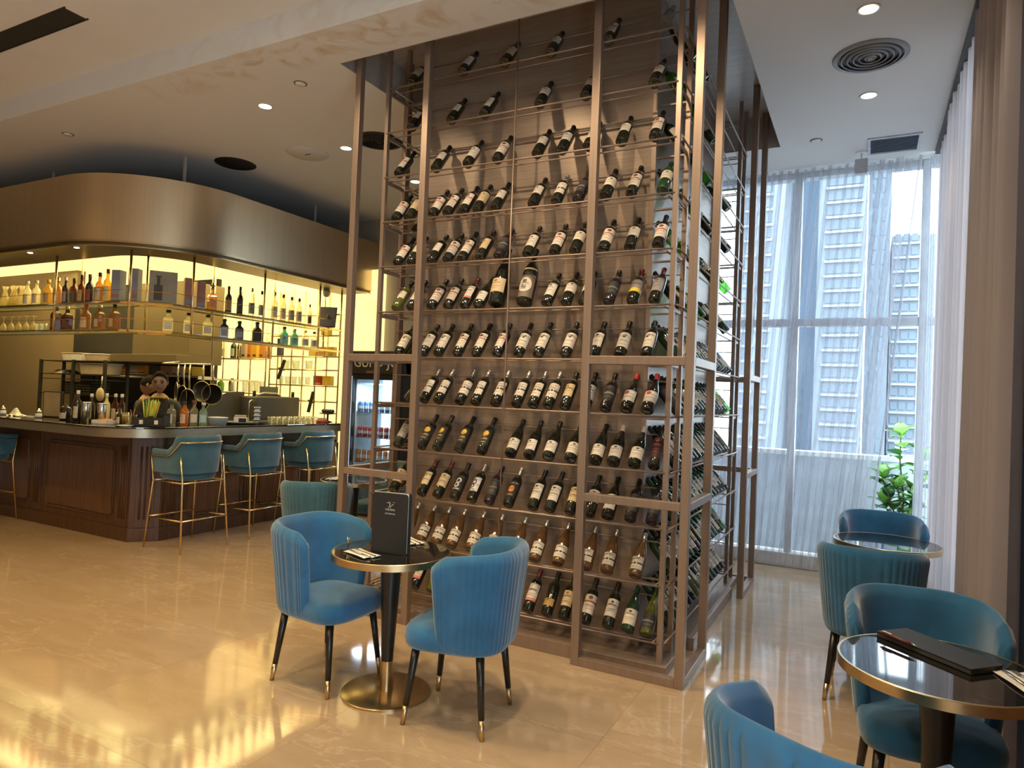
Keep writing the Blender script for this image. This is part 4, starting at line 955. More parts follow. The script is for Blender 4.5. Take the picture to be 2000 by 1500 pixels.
def carton(label, x, y, z, sx, sy, h, m, rot=0, stripe=None):
    t = thing('gift_carton', label, 'box', (x, y, z), rot); MB().box(-sx/2, sx/2, -sy/2, sy/2, 0, h).build('carton_body', m, t, bevel=.002)
    MB().box(-sx/2+.006, sx/2-.006, -sy/2-.001, -sy/2, h*.12, h*.24).build('print_band', stripe or M_DARKGREY, t); return t
U1, U2 = 2.4205, 2.1305
def carafe(label, x, y, z):
    o = put('glass_carafe', MB().lathe([(0, .002), (.05, 0), (.058, .02), (.05, .08), (.028, .15), (.02, .20), (.034, .25), (.032, .25), (.018, .20), (.026, .15), (.047, .08), (.053, .02), (0, .006)], 18).mesh('glass_carafe', M_FROST, True), None, 0, (x, y, z))
    tag(o, label, 'carafe', 'clear carafes on the upper bar shelf'); return o
for k, x in enumerate((-8.30, -8.19, -8.09, -8.0)): carafe(f'clear glass carafe, {ORD[k+1]} from the left edge on the upper bar shelf', x, .50+.03*(k % 2), U1)
TOPL = [(-7.86, 'clear bottle with cream label, left end of the upper bar shelf', M_FROST, (.7, .6, .4), .30, .042, M_CAPW), (-7.67, 'clear bottle with pale label beside the carafes', M_FROST, (.7, .62, .42), .30, .042, M_CAPW),
 (-7.43, 'round amber bottle with yellow shoulder on the upper bar shelf', M_YSPIRIT, (.55, .38, .18), .30, .046, M_YELLOW), (-7.24, 'amber whisky bottle with gold neck by the shelf post', M_AMBER, (.65, .5, .35), .31, .044, M_GOLD),
 (-7.09, 'slim brown bottle right of the shelf post', M_DARKB, (.4, .34, .28), .31, .034, M_CAPW), (-6.93, 'squat dark bottle with grey label on the upper shelf', M_BROWNG, (.10, .11, .10), .29, .042, M_CAPG),
 (-6.79, 'olive bottle with gold label on the upper shelf', M_BROWNG, (.5, .42, .2), .32, .036, M_CAPB), (-6.64, 'dark red bottle with red label on the upper shelf', M_DARKB, (.3, .06, .05), .32, .04, M_CAPR),
 (-6.46, 'amber bottle with cream label, second left of the grey cartons', M_AMBER, (.6, .5, .36), .33, .041, M_CAPB), (-6.32, 'pale amber bottle next to the grey cartons', M_YSPIRIT, (.66, .55, .36), .36, .041, M_CAPR)]
for x, l, g, p, h, r, c in TOPL: spirit(l, x, .52, U1, h, r, g, p, c)
carton('slate grey whisky carton, left one of the pair', -6.10, .50, U1, .095, .095, .33, M_GREYBOX, .35, M_RUST); carton('slate grey whisky carton, right one of the pair', -5.90, .55, U1, .095, .095, .345, M_GREYBOX, .55, M_RUST)
cb = carton('wide putty carton printed with a bottle picture at the shelf corner', -5.69, .72, U1, .26, .09, .335, M_PUTTY, .95, M_PUTTY)
MB().box(-.085, -.005, -.047, -.0455, .03, .19).box(-.06, -.03, -.047, -.0455, .19, .27).box(-.072, -.018, -.047, -.0455, .27, .285).build('bottle_picture', mat('picture_brown', (.075, .06, .045), .6), cb)
carton('rust red carton, first right of the wide putty carton', -5.64, .98, U1, .085, .085, .31, M_RUST, 1.1, M_GREYBOX); carton('rust red carton, second right of the wide putty carton', -5.64, 1.13, U1, .085, .085, .30, M_RUST, 1.1, M_GREYBOX)
dq = spirit('amber decanter with cross-shaped stopper on the upper bar shelf', -5.64, 1.28, U1, .27, .052, M_AMBER, (.62, .32, .16), M_CAPS, True, name='decanter', rot=1.2)
MB().box(-.03, .03, -.006, .006, .275, .287).box(-.007, .007, -.006, .006, .26, .31).build('cross_finial', M_STEEL, dq)
TOPR = [(1.50, 'brown liqueur bottle with amber label above the middle stool', M_DARKB, (.5, .28, .06), .31, .036, M_CAPB), (1.66, 'slim black bottle on the upper bar shelf', M_DARKB, (.05, .04, .03), .33, .034, M_CAPB),
 (1.83, 'clear vodka bottle, left one of two with dark print', M_CLEAR, (.25, .28, .26), .34, .036, M_CAPS), (1.98, 'clear vodka bottle, right one of two with dark print', M_CLEAR, (.25, .28, .26), .33, .036, M_CAPB),
 (2.18, 'frosted white bottle with grey cap, first of four', M_FROST, (.75, .66, .40), .35, .038, M_CAPS), (2.32, 'frosted white bottle with dark cap, second of four', M_FROST, (.7, .6, .36), .34, .036, M_CAPB),
 (2.46, 'frosted white bottle, third of four with grey print', M_FROST, (.45, .38, .30), .33, .038, M_CAPB), (2.59, 'frosted white bottle, fourth of four with grey print', M_FROST, (.45, .38, .30), .33, .036, M_CAPB),
 (2.78, 'thin bottle with black cap left of the tilted tablet', M_FROST, (.10, .08, .06), .28, .026, M_CAPB)]
for y, l, g, p, h, r, c in TOPR: spirit(l, -5.64, y, U1, h, r, g, p, c, rot=.9)
tb = thing('tablet_screen', 'grey tablet tilted on a stand at the end of the upper shelf', 'tablet', (-5.53, 2.98, U1), .55)
MB().box(-.115, .115, -.006, .006, 0, .30).build('casing', M_BLACKM, tb, rot=(-.35, .0, 0), bevel=.004); MB().box(-.105, .105, -.0075, -.006, .012, .288).build('screen', mat('screen_grey', (.16, .16, .18), .2), tb, rot=(-.35, 0, 0))
MB().bar((0, .12, .01), (0, .06, .18), .10, .012).build('stand', mat('tan_leather', (.45, .28, .12), .6), tb)
# lower shelf
def goblet(label, x, y, z):
    o = put('wine_glass', MB().lathe([(0, .178), (.032, .176), (.033, .172), (.005, .165), (.004, .10), (.02, .085), (.036, .05), (.030, 0), (.028, 0), (.034, .05), (.018, .083), (0, .09)], 16).mesh('wine_glass', M_FROST, True), None, 0, (x, y, z)); tag(o, label, 'glass', 'upturned glasses on the lower bar shelf')
for k, x in enumerate((-8.30, -8.13, -7.97, -7.81, -7.66)): goblet(f'upturned stemmed glass, {ORD[k+1]} from the left on the lower bar shelf', x, .50, U2)
def tumbler(label, x, y, z, h=.085, r=.036, m=None, grp='clear tumblers'):
    o = put('tumbler', MB().lathe([(0, .006), (r*.8, 0), (r, h), (r*.94, h), (r*.74, .010), (0, .010)], 16).mesh('tumbler', m or M_CLEAR, True), None, 0, (x, y, z)); tag(o, label, 'glass', grp); return o
tumbler('clear tumbler, left of two beside the brown square bottles', -7.55, .50, U2); tumbler('clear tumbler, right of two beside the brown square bottles', -7.44, .50, U2)
for x, l, g, p, h, r, c, sq in ((-7.25, 'tall brown square bottle with gold neck on the lower shelf', M_BROWNG, (.25, .12, .08), .31, .05, M_GOLD, True), (-7.03, 'brown square bottle with framed label on the lower shelf', M_BROWNG, (.2, .1, .07), .27, .05, M_BRASS, True),
  (-6.68, 'whisky bottle with dripping red wax top', M_AMBER, (.66, .5, .3), .29, .052, M_CAPRED, False), (-6.43, 'amber whisky bottle with cream label, right of the red-topped one', M_AMBER, (.6, .45, .25), .27, .052, M_CAPS, True), (-6.17, 'amber whisky bottle with black cap at the shelf corner', M_AMBER, (.6, .45, .25), .27, .052, M_CAPB, True)):
    spirit(l, x, .52, U2, h, r, g, p, c, sq)
for y, l, g, p, h, r, c, sq in ((.76, 'square clear gin bottle, first of three with black lettering', M_FROST, (.62, .58, .42), .23, .06, M_CAPB, True), (1.0, 'square clear gin bottle, second of three with black lettering', M_FROST, (.62, .58, .42), .23, .06, M_CAPB, True), (1.24, 'square clear gin bottle, third of three with black lettering', M_FROST, (.62, .58, .42), .24, .06, M_CAPB, True),
  (1.46, 'black square bottle with silver diamond label, left one', M_DARKB, (.30, .28, .26), .22, .055, M_CAPB, True), (1.67, 'black square bottle with silver diamond label, right one', M_DARKB, (.30, .28, .26), .22, .055, M_CAPB, True), (1.93, 'round black apothecary bottle on the lower shelf', M_DARKB, (.03, .03, .03), .24, .055, M_CAPB, False),
  (2.36, 'teal ribbed gin bottle, left one', M_TEALG, (.28, .5, .46), .23, .05, M_CAPB, False), (2.53, 'teal ribbed gin bottle, right one', M_TEALG, (.28, .5, .46), .22, .05, M_CAPS, False), (2.72, 'clear round bottle with black lettering, left one', M_CLEAR, (.6, .58, .5), .22, .045, M_CAPS, False), (2.88, 'clear round bottle with black lettering, right one', M_CLEAR, (.6, .58, .5), .22, .045, M_CAPB, False)):
    spirit(l, -5.64, y, U2, h, r, g, p, c, sq, rot=.95)

# ------------------------------------------------------------------ things on the bar top
CT = 1.1605
sb = thing('menu_board', 'beige menu board with dark frame standing on the bar top', 'board', (-7.22, .52, CT), .15)
MB().box(-.14, .14, -.012, .012, 0, .29).build('frame', M_BLACKM, sb, bevel=.003); MB().box(-.125, .125, -.014, -.012, .012, .278).build('panel', mat('board_beige', (.36, .27, .15), .7), sb)
for x, l in ((-7.86, 'white ceramic knob pot at the far left of the bar top'), (-7.13, 'white ceramic knob pot beside the menu board')):
    t = thing('ceramic_pot', l, 'pot', (x, .33, CT)); MB().lathe([(0, 0), (.03, 0), (.036, .02), (.03, .05), (0, .055)], 16).build('pot_body', M_WHITE, t, True); MB().lathe([(0, .055), (.034, .056), (.03, .075), (.010, .085), (.012, .10), (0, .105)], 16).build('lid', M_STEEL, t, True)
t = thing('folded_cloth', 'crumpled white cloth on the left bar top', 'cloth', (-7.60, .34, CT))
MB().grid(lambda u, v: ((u-.5)*.20, (v-.5)*.14, .004+.085*math.exp(-((u-.45)**2+(v-.5)**2)*14)+.008*math.sin(14*u)*math.cos(11*v)), 16, 12).build('cloth', M_WHITE, t, True)
t = thing('serving_paddle', 'flat white serving paddle lying on the left bar top', 'tray', (-7.38, .31, CT)); MB().lathe([(0, 0), (.08, 0), (.085, .008), (0, .012)], 24).build('blade', M_WHITE, t, True); MB().box(.07, .22, -.012, .012, 0, .010).build('handle', M_WHITE, t)
spirit('short dark syrup jar with cream label on the bar top', -6.68, .36, CT, .16, .055, M_DARKB, (.55, .47, .32), M_CAPB, False, .1)
spirit('tall dark syrup bottle with white neck on the bar top', -6.47, .36, CT, .32, .038, M_DARKB, (.6, .52, .36), M_CAPW)
spirit('second dark syrup bottle just behind the tall one', -6.40, .46, CT, .29, .036, M_DARKB, (.6, .52, .36), M_CAPW)
for k, (x, y) in enumerate(((-6.30, .56), (-6.18, .58), (-6.07, .58))): spirit(f'white-capped cordial bottle, {ORD[k+1]} of three behind the shakers', x, y, CT, .30, .036, M_BROWNG if k else M_FROST, (.6, .5, .36), M_CAPW)
for x, l in ((-6.27, 'steel cocktail shaker, left one on the bar top'), (-6.0, 'steel cocktail shaker, right one on the bar top')):
    t = thing('cocktail_shaker', l, 'shaker', (x, .33, CT)); MB().lathe([(0, .004), (.034, 0), (.046, .20), (.042, .205), (0, .205)], 20).build('cup', M_STEEL, t, True); MB().lathe([(.0455, .19), (.0475, .195), (.0475, .205), (.044, .207)], 20).build('rim', M_STEEL, t, True)
t = thing('juice_tub', 'yellow juice tub on the bar top', 'tub', (-5.80, .42, CT)); MB().lathe([(0, .004), (.055, 0), (.065, .12), (.062, .12), (.05, .01), (0, .01)], 20).build('tub', M_CLEAR, t, True); MB().lathe([(0, .011), (.049, .011), (.057, .095), (0, .095)], 20).build('juice', M_YELLOW, t, True)
t = thing('fruit_tray', 'white tray of orange slices on the bar top', 'tray', (-5.90, .30, CT), .2)
MB().box(-.10, .10, -.06, .06, 0, .008).box(-.10, .10, -.06, -.054, 0, .04).box(-.10, .10, .054, .06, 0, .04).box(-.10, -.094, -.06, .06, 0, .04).box(.094, .10, -.06, .06, 0, .04).build('tray', M_WHITE, t)
os_ = MB().lathe([(0, 0), (.026, 0), (.027, .006), (0, .006)], 14).mesh('orange_slice', M_ORANGE, True)
for k in range(5): put('orange_slice', os_, t, 0, (-.07+.033*k, .01*(-1)**k, .03), (.7, .3, 0))
spirit('small black bitters bottle beside the mixing glass', -5.66, .30, CT, .17, .026, M_DARKB, (.5, .45, .36), M_CAPB)
g = tumbler('mixing glass with pink straws on the bar top', -5.52, .34, CT, .11, .045)
MB().tube((-.02, 0, .01), (.01, .02, .17), .003).tube((.015, .01, .01), (-.015, -.01, .16), .003).build('straw', mat('pink_straw', (.6, .2, .22), .5), g)
t = thing('saucer', 'white saucer under the mixing glass edge', 'saucer', (-5.47, .24, CT)); MB().lathe([(0, .002), (.04, 0), (.075, .010), (.074, .013), (.04, .004), (0, .005)], 24).build('plate', M_WHITE, t, True)
cd = thing('bar_caddy', 'black bar caddy holding napkins and coloured straws', 'caddy', (-5.40, .46, CT), .6)
MB().box(-.15, .15, -.08, .08, 0, .006).box(-.15, .15, -.08, -.074, 0, .09).box(-.15, .15, .074, .08, 0, .13).box(-.15, -.144, -.08, .08, 0, .11).box(.144, .15, -.08, .08, 0, .11).box(-.004, .004, -.08, .08, 0, .10).build('bin', M_BLACKM, cd)
for x in (-.08, .06): MB().box(x, x+.035, -.0815, -.08, .025, .065).build('tag_plate', M_WHITE, cd)
scol = [mat('straw_'+n, c, .4) for n, c in (('green', (.16, .42, .08)), ('lime', (.45, .55, .08)), ('orange', (.75, .30, .05)), ('yellow', (.80, .60, .06)))]
rs = random.Random(3)
for k in range(26):
    a = rs.uniform(-1, 1); MB().tube((a*.05-.03, rs.uniform(.0, .05), .02), (a*.085-.02, rs.uniform(.0, .07), .25+rs.uniform(-.02, .02)), .0042, n=6).build('straw', scol[k % 4], cd, True)
spirit('clear gin bottle left of the orange one on the bar top', -5.46, .72, CT, .25, .045, M_CLEAR, (.6, .62, .58), M_CAPB, False)
spirit('orange gin bottle on the bar top', -5.43, .85, CT, .25, .042, M_ORNG, (.75, .55, .4), M_CAPB, False)
spirit('clear square gin bottle with red cap on the bar top', -5.44, .97, CT, .26, .05, M_CLEAR, (.68, .66, .5), M_CAPR, True, rot=.9)
spirit('pale blue gin bottle on the bar top', -5.45, 1.09, CT, .24, .05, M_BLUEG, (.5, .66, .66), M_CAPS, True, rot=.9)
t = thing('plastic_tub', 'white plastic food tub on the bar top', 'tub', (-5.40, 1.24, CT)); MB().lathe([(0, 0), (.085, 0), (.10, .075), (.105, .078), (.105, .085), (0, .09)], 24).build('tub', M_WHITE, t, True)
t = thing('serving_tray', 'dark round tray with napkins and a white cup on the bar top', 'tray', (-5.47, 1.60, CT)); MB().lathe([(0, 0), (.17, 0), (.20, .025), (.195, .027), (.168, .006), (0, .006)], 28).build('tray', M_DARKGREY, t, True)
t = thing('sugar_caddy', 'white sachet holder standing on the dark tray', 'caddy', (-5.47, 1.60, CT+.007), .9); MB().box(-.07, .07, -.04, .04, 0, .07).build('holder', M_WHITE, t, bevel=.004); MB().box(-.06, .06, -.03, .03, .07, .095).build('sachets', M_CARDB, t); MB().box(-.02, .06, -.042, -.04, .015, .06).build('print', M_BLACKM, t)
t = thing('coffee_capsule_pile', 'low pile of dark coffee sachets beside the tray', 'sachets', (-5.42, 1.85, CT), .9)
for k in range(9): MB().box(-.03, .03, -.02, .02, 0, .012).build('sachet', M_DARKGREY, t, loc=(.05*(k % 3)-.05, .035*(k//3 % 3)-.03, .013*(k % 2)), rot=(0, 0, .4*k))
for k in range(4):
    t = thing('striped_cup', f'striped espresso cup, {ORD[4-k]} from top of the stack by the machine', 'cup', (-5.62, 1.97, CT+.048*k), 0, 'stack of striped espresso cups'); MB().lathe([(0, 0), (.025, 0), (.040, .046), (.037, .046), (.023, .004), (0, .004)], 16).build('bowl', M_WHITE, t, True); MB().lathe([(.0345, .024), (.0392, .040), (.0398, .040), (.0351, .024)], 16).build('stripe', M_BLUE, t, True)
k = 0
for i in range(8):
    for j in range(2):
        tumbler(f'short clear glass on the bar top, {("front", "back")[j]} row, {ORD[i+1]} from the machine cups', -5.40-.09*j, 2.06+.092*i, CT, .08, .036, None, 'rows of short glasses on the bar top')
t = thing('red_tray', 'small red tray with sachets near the end of the bar', 'tray', (-5.42, 2.86, CT)); MB().box(-.06, .06, -.05, .05, 0, .03).build('tray', M_RED, t, bevel=.004); MB().box(-.045, .045, -.035, .035, .03, .06).build('sachets', M_CARDB, t)
t = thing('cake_stand', 'dark metal tiered stand at the end of the bar', 'stand', (-5.50, 3.05, CT)); MB().lathe([(0, 0), (.07, 0), (.012, .02), (.012, .10), (.11, .11), (.11, .12), (0, .12)], 24).build('stand', M_BLACKM, t, True)
for k in range(5): MB().ball((-.08+.04*k, .0, .145), .026, 10, 6).build('truffle', M_DARKGREY, t, True)

# work bench behind the bar and the espresso machine
bn = thing('work_bench', 'steel work bench behind the right arm of the bar', 'bench'); MB().box(-6.55, -5.98, 1.62, 3.2, 1.07, 1.11).build('bench_top', M_STEEL, bn); MB().box(-6.5, -6.0, 1.66, 3.16, 0, 1.07).build('cabinet', M_DARKGREY, bn)
em_ = thing('espresso_machine', 'dark grey espresso machine seen from behind on the work bench', 'coffee machine', (-6.2, 2.67, 1.11))
MB().box(-.2, .2, -.37, .37, .06, .36).build('body', mat('machine_grey', (.11, .10, .085), .45, .3), em_, bevel=.02); MB().box(-.17, .17, -.36, .36, 0, .06).build('drip_base', M_STEEL, em_)
for y in (-.33, .33): MB().tube((.1, y, .36), (.1, y, .43), .02).build('steam_knob', M_BLACKM, em_, True)
MB().bar((.0, 0, .36), (.0, 0, .49), .30, .02).build('screen', mat('machine_screen', (.24, .22, .16), .3), em_); MB().path([(0, -.2, .37), (.02, -.1, .40), (.02, .1, .40), (0, .2, .37)], .018, 8).build('cup_rail', M_STEEL, em_, True)
fc = thing('faucet', 'tall thin swan-neck tap on the work bench', 'tap', (-6.05, 2.22, 1.11)); MB().path([(0, 0, 0), (0, 0, .26)]+[(0, .05-.05*math.cos(a), .26+.05*math.sin(a)) for a in [PI*k/8 for k in range(1, 9)]]+[(0, .10, .22)], .008, 8).build('spout', M_STEEL, fc, True); MB().lathe([(0, 0), (.022, 0), (.02, .03), (0, .03)], 14).build('base', M_STEEL, fc, True)
gd = thing('splash_guard', 'curved steel splash guard beside the hanging pans', 'splash guard', (-6.3, 2.05, 1.11))
q = [(-.32, 0), (.30, 0), (.30, .41)]+[(.18-.50*math.sin(PI/2*k/10), .41*math.cos(PI/2*k/10)) for k in range(0, 10)]
g_ = MB(); n = len(q); g_.v = [(0, a, b) for a, b in q]+[(.01, a, b) for a, b in q]; g_.f = [tuple(range(n)), tuple(2*n-1-i for i in range(n))]+[(i, (i+1) % n, n+(i+1) % n, n+i) for i in range(n)]; g_.build('sheet', M_STEELD, gd)
MB().box(-.03, .03, -.3, .3, 0, .012).build('foot', M_STEEL, gd)

# ------------------------------------------------------------------ backlit wall and its shelves
bw = struct(MB().box(-8.20, -5.06, 3.46, 3.61, 0, 3.26).build('wall_bar_back', M_GLOWW)); bw['label'] = 'glowing yellow backlit wall behind the bar'
dk = struct(MB().box(-12.3, -8.20, 3.40, 3.61, 0, 3.26).build('wall_kitchen_back', M_BLACKM)); struct(MB().box(-12.35, -9.86, 2.2, 2.32, 0, 3.26).build('wall_kitchen_front', M_WALL))
def frame(label, x0, x1, zs, ver, y0=3.22, y1=3.44, ztop=None):
    t = thing('wall_shelf', label, 'shelf'); zt = ztop or max(zs)
    for z in zs:
        MB().tube((x0, y0, z), (x1, y0, z), .010, n=6).build('shelf_rail', M_GOLD, t, True); MB().box(x0, x1, y0, y1, z+.008, z+.014).build('glass_shelf', M_SHELFGLASS, t)
    for x in ver:
        for y in (y0, y1): MB().tube((x, y, 0.9), (x, y, zt+.0), .012, n=6).build('upright', M_GOLD, t, True)
    return t
frame('gold framed wall shelf left of the espresso machine', -8.05, -6.88, (1.49, 1.995), (-8.05, -7.45, -6.88), ztop=3.0)
frame('gold framed wall shelf with many tiers right of the espresso machine', -6.80, -5.50, (1.42, 1.635, 1.855, 2.04, 2.33, 2.62), (-6.80, -6.38, -5.92, -5.50), ztop=3.0)
for x, l, g, p, h, r, c in ((-7.92, 'ribbed clear bottle on the backlit wall shelf', M_CLEAR, (.7, .6, .36), .30, .05, M_CAPW), (-7.70, 'green sparkling wine bottle on the backlit wall shelf', M_WINEG, (.7, .64, .4), .31, .045, M_CAPG), (-7.58, 'slim dark bottle beside the green one on the wall shelf', M_DARKB, (.5, .4, .2), .30, .03, M_CAPB)):
    spirit(l, x, 3.33, 2.010, h, r, g, p, c)
for k, (x, m, w_) in enumerate(((-7.46, M_CARDB, .07), (-7.34, M_ORANGE, .06), (-7.22, M_YELLOW, .07), (-7.08, M_ORANGE, .07), (-6.95, M_RUST, .06), (-6.72, mat('navy_carton', (.05, .05, .12), .6), .07))):
    carton(f'upright {("tan", "orange", "yellow", "deep orange", "rust", "navy")[k]} bottle carton on the backlit wall shelf', x, 3.33, 2.010 if k < 5 else 2.055, w_, w_, .25, m, .1)
for x, z, m, l in ((-6.06, 2.055, M_YELLOW, 'yellow tea carton on the upper right wall shelf'), (-5.90, 2.055, M_ORANGE, 'orange tea carton on the upper right wall shelf'), (-5.75, 2.055, M_YELLOW, 'second yellow tea carton by the shelf end'), (-5.95, 1.650, M_RED, 'red tea carton on the middle wall shelf'), (-5.78, 1.650, M_YELLOW, 'yellow tea carton beside the red one'), (-5.85, 2.345, M_YELLOW, 'yellow carton on the top right wall shelf')):
    carton(l, x, 3.33, z, .14, .08, .13, m, 0, M_CARDB)
spirit('green bottle carton shaped canister on the lower wall shelf', -7.95, 3.33, 1.505, .16, .05, M_GREEN, (.4, .6, .15), M_CAPG, False, .1, name='canister')
spirit('steel milk jug with tools on the lower wall shelf', -7.70, 3.33, 1.505, .20, .05, M_STEEL, (.5, .5, .45), M_CAPB, False, .15, name='milk_jug')
for k, x in enumerate((-7.42, -7.30, -7.18, -7.06)): tumbler(f'tall clear glass, {ORD[k+1]} from left on the lower wall shelf', x, 3.33, 1.505, .17, .042, None, 'tall glasses on the wall shelf')
for k, x in enumerate((-6.68, -6.55, -6.42, -6.29, -6.16)): tumbler(f'clear stem glass, {ORD[k+1]} from left on the right wall shelf', x, 3.33, 1.650, .11, .038, None, 'glasses on the right wall shelf')
for k, x in enumerate((-6.60, -6.40, -6.15)): tumbler(f'round clear bowl glass, {ORD[k+1]} from left above the tea cartons', x, 3.33, 1.870, .12, .055, None, 'bowl glasses on the right wall shelf')
for (a, b), l in ((((-6.585, 3.18, 1.717), (-6.471, 3.18, 1.99)), 'dark serving lever slanting before the backlit wall, upper one'), (((-5.978, 3.18, 1.269), (-5.901, 3.18, 1.556)), 'dark serving lever slanting before the backlit wall, lower one')):
    t = thing('beer_tap_lever', l, 'tap lever'); MB().bar(a, b, .035, .035).build('handle', M_BLACKM, t, bevel=.004); m_ = [(p+q_)/2 for p, q_ in zip(a, b)]
    MB().bar((m_[0]-.05, m_[1], m_[2]+.02), (m_[0]+.06, m_[1], m_[2]-.01), .02, .02).build('cross_piece', M_DARKGREY, t); MB().bar((m_[0], m_[1], m_[2]), (m_[0], 3.46, m_[2]), .014).build('bracket', M_STEEL, t)
proj = thing('ceiling_camera', 'pale security camera under the canopy end', 'camera', (-5.62, 3.05, 2.937)); MB().lathe([(0, -.10), (.03, -.095), (.05, -.06), (.05, -.02), (.035, 0), (0, 0)], 16).build('dome', mat('camera_shell', (.55, .47, .33), .5), proj, True)

# ------------------------------------------------------------------ kitchen: hood, rack, pans
hd = thing('extractor_hood', 'steel extractor hood over the kitchen pass behind the bar', 'extractor hood')
MB().box(-8.45, -7.06, 1.9, 2.60, 1.865, 1.97).build('lip', M_STEELD, hd, bevel=.004); MB().box(-8.25, -7.06, 2.08, 2.60, 1.97, 2.95).build('body', M_STEELD, hd, bevel=.004)
MB().box(-9.80, -8.26, 2.16, 3.38, 1.95, 2.95).build('dark_flank', M_BLACKM, hd)
rk = thing('kitchen_rack', 'black metal kitchen rack with tubs and trays behind the bar', 'rack')
for x in (-9.91, -9.10, -8.36):
    for y in (1.78, 2.10): MB().box(x-.018, x+.018, y-.018, y+.018, 0, 1.87).build('upright', M_BLACKM, rk)
for z in (1.86, 1.67, 1.60, 1.39, .9, .3):
    MB().box(-9.92, -8.35, 1.77, 2.11, z-.012, z).build('tier', M_BLACKM, rk)
def tub(label, x, y, z, sx, sy, h, m, mc=None):
    t = thing('food_tub', label, 'tub', (x, y, z)); mb = MB(); mb.v = [(-sx*.45, -sy*.45, 0), (sx*.45, -sy*.45, 0), (sx*.45, sy*.45, 0), (-sx*.45, sy*.45, 0), (-sx/2, -sy/2, h), (sx/2, -sy/2, h), (sx/2, sy/2, h), (-sx/2, sy/2, h)]
    mb.f = [(0, 3, 2, 1), (4, 5, 6, 7), (0, 1, 5, 4), (1, 2, 6, 5), (2, 3, 7, 6), (3, 0, 4, 7)]; mb.build('tub', m, t, bevel=.006); MB().box(-sx*.52, sx*.52, -sy*.52, sy*.52, h, h+.012).build('lid', mc or m, t, bevel=.003)
tub('large pale tub on top of the kitchen rack, left one', -9.22, 1.94, 1.861, .48, .26, .10, M_PAPER, M_CARDB); tub('pale tub on top of the kitchen rack, right one', -8.70, 1.94, 1.861, .42, .26, .09, M_CARDB, M_PAPER)
tub('wide pale orange tub on the rack shelf below the top', -8.72, 1.94, 1.671, .60, .26, .15, M_CARDB, M_PAPER)
for k, (x, m) in enumerate(((-9.72, M_RUST), (-9.58, M_PAPER), (-9.42, M_DARKGREY))):
    t = thing('plastic_pouch', f'{("rust", "white", "grey")[k]} food pouch lying on the kitchen rack', 'pouch', (x, 1.94, 1.671)); MB().grid(lambda u, v: ((u-.5)*.16, (v-.5)*.2, .06*(math.sin(PI*u)*math.sin(PI*v))**.5+.001), 8, 8).build('pouch', m, t, True).modifiers.new('thick', 'SOLIDIFY').thickness = .004
for k in range(5):
    t = thing('oven_tray', f'dark oven tray, {ORD[k+1]} from bottom in the rack stack', 'tray', (-9.0, 1.94, 1.391+.035*k), 0, 'dark oven trays stacked in the rack'); MB().box(-.32, .30, -.14, .14, 0, .006).box(-.32, .30, -.14, -.134, 0, .03).box(-.32, .30, .134, .14, 0, .03).box(-.32, -.314, -.14, .14, 0, .03).box(.294, .30, -.14, .14, 0, .03).build('tray', M_BLACKM, t)
ks = thing('kitchen_shelf', 'steel kitchen shelf under the hood holding orange boxes', 'shelf'); MB().box(-9.3, -7.2, 2.35, 2.62, 1.685, 1.705).build('plate', M_STEEL, ks); MB().box(-9.3, -9.27, 2.35, 3.40, 1.66, 1.685).build('bracket', M_STEEL, ks); MB().box(-7.23, -7.2, 2.35, 3.40, 1.66, 1.685).build('bracket', M_STEEL, ks)
for k, (x, m, s) in enumerate(((-8.9, M_ORANGE, .20), (-8.68, M_CARDB, .18), (-8.48, M_ORANGE, .16), (-8.2, M_DARKGREY, .22), (-7.95, M_RUST, .2), (-7.7, M_CARDB, .18), (-7.45, M_YELLOW, .16))):
    carton(f'{("bright orange", "tan", "small orange", "dark", "rust", "light tan", "yellow")[k]} storage box on the kitchen shelf', x, 2.48, 1.706, s, .2, .13, m)
ld = thing('ladle', 'round steel ladle hanging from the kitchen rack', 'ladle', (-8.36, 1.75, 1.60)); MB().tube((0, 0, .05), (0, -.01, -.12), .008).build('handle', M_STEEL, ld, True); MB().ball((0, -.02, -.20), .085, 16, 10, (1, .35, 1.1)).build('bowl', M_CARDB, ld, True)
pr_ = thing('pan_rail', 'steel rail from which the frying pans hang', 'rail'); MB().tube((-7.06, 1.72, 1.84), (-6.15, 1.72, 1.84), .010).build('bar', M_STEEL, pr_, True); MB().tube((-7.06, 1.72, 1.84), (-7.06, 1.95, 1.88), .010).build('stay', M_STEEL, pr_, True); MB().tube((-6.15, 1.72, 1.84), (-6.15, 1.72, 3.26), .008).build('stay', M_STEEL, pr_, True)
M_PAN = mat('pan_dark', (.05, .045, .04), .35, .6); M_PANR = mat('pan_rim', (.55, .50, .40), .3, .9)
for k, (x, r, ln, yy) in enumerate(((-6.72, .12, .22, 1.70), (-6.55, .13, .26, 1.66), (-6.40, .14, .30, 1.62), (-6.26, .12, .20, 1.70), (-6.16, .12, .23, 1.76))):
    t = thing('frying_pan', f'hanging frying pan, {ORD[k+1]} from the left under the hood', 'pan', (x, yy, 1.83), .25*(k-2), 'frying pans hanging in a row')
    MB().path([(0, .0, .0), (.0, -.012, -ln*.5), (0, 0, -ln)], [.006, .011, .010], 8).build('handle', M_STEEL, t, True)
    MB().grid(lambda u, v: (r*[0, .8, 1, 1.02][round(v*3)]*math.cos(2*PI*u), [.0, 0, -.035, -.037][round(v*3)]+.02, -ln-r+r*[0, .8, 1, 1.02][round(v*3)]*math.sin(2*PI*u)), 28, 3, True).build('bowl', M_PAN, t, True).modifiers.new('thick', 'SOLIDIFY').thickness = .003
    MB().path([(1.02*r*math.cos(a), -.017, -ln-r+1.02*r*math.sin(a)) for a in [2*PI*i/28 for i in range(28)]], .004, 6, True).build('rim', M_PANR, t, True)
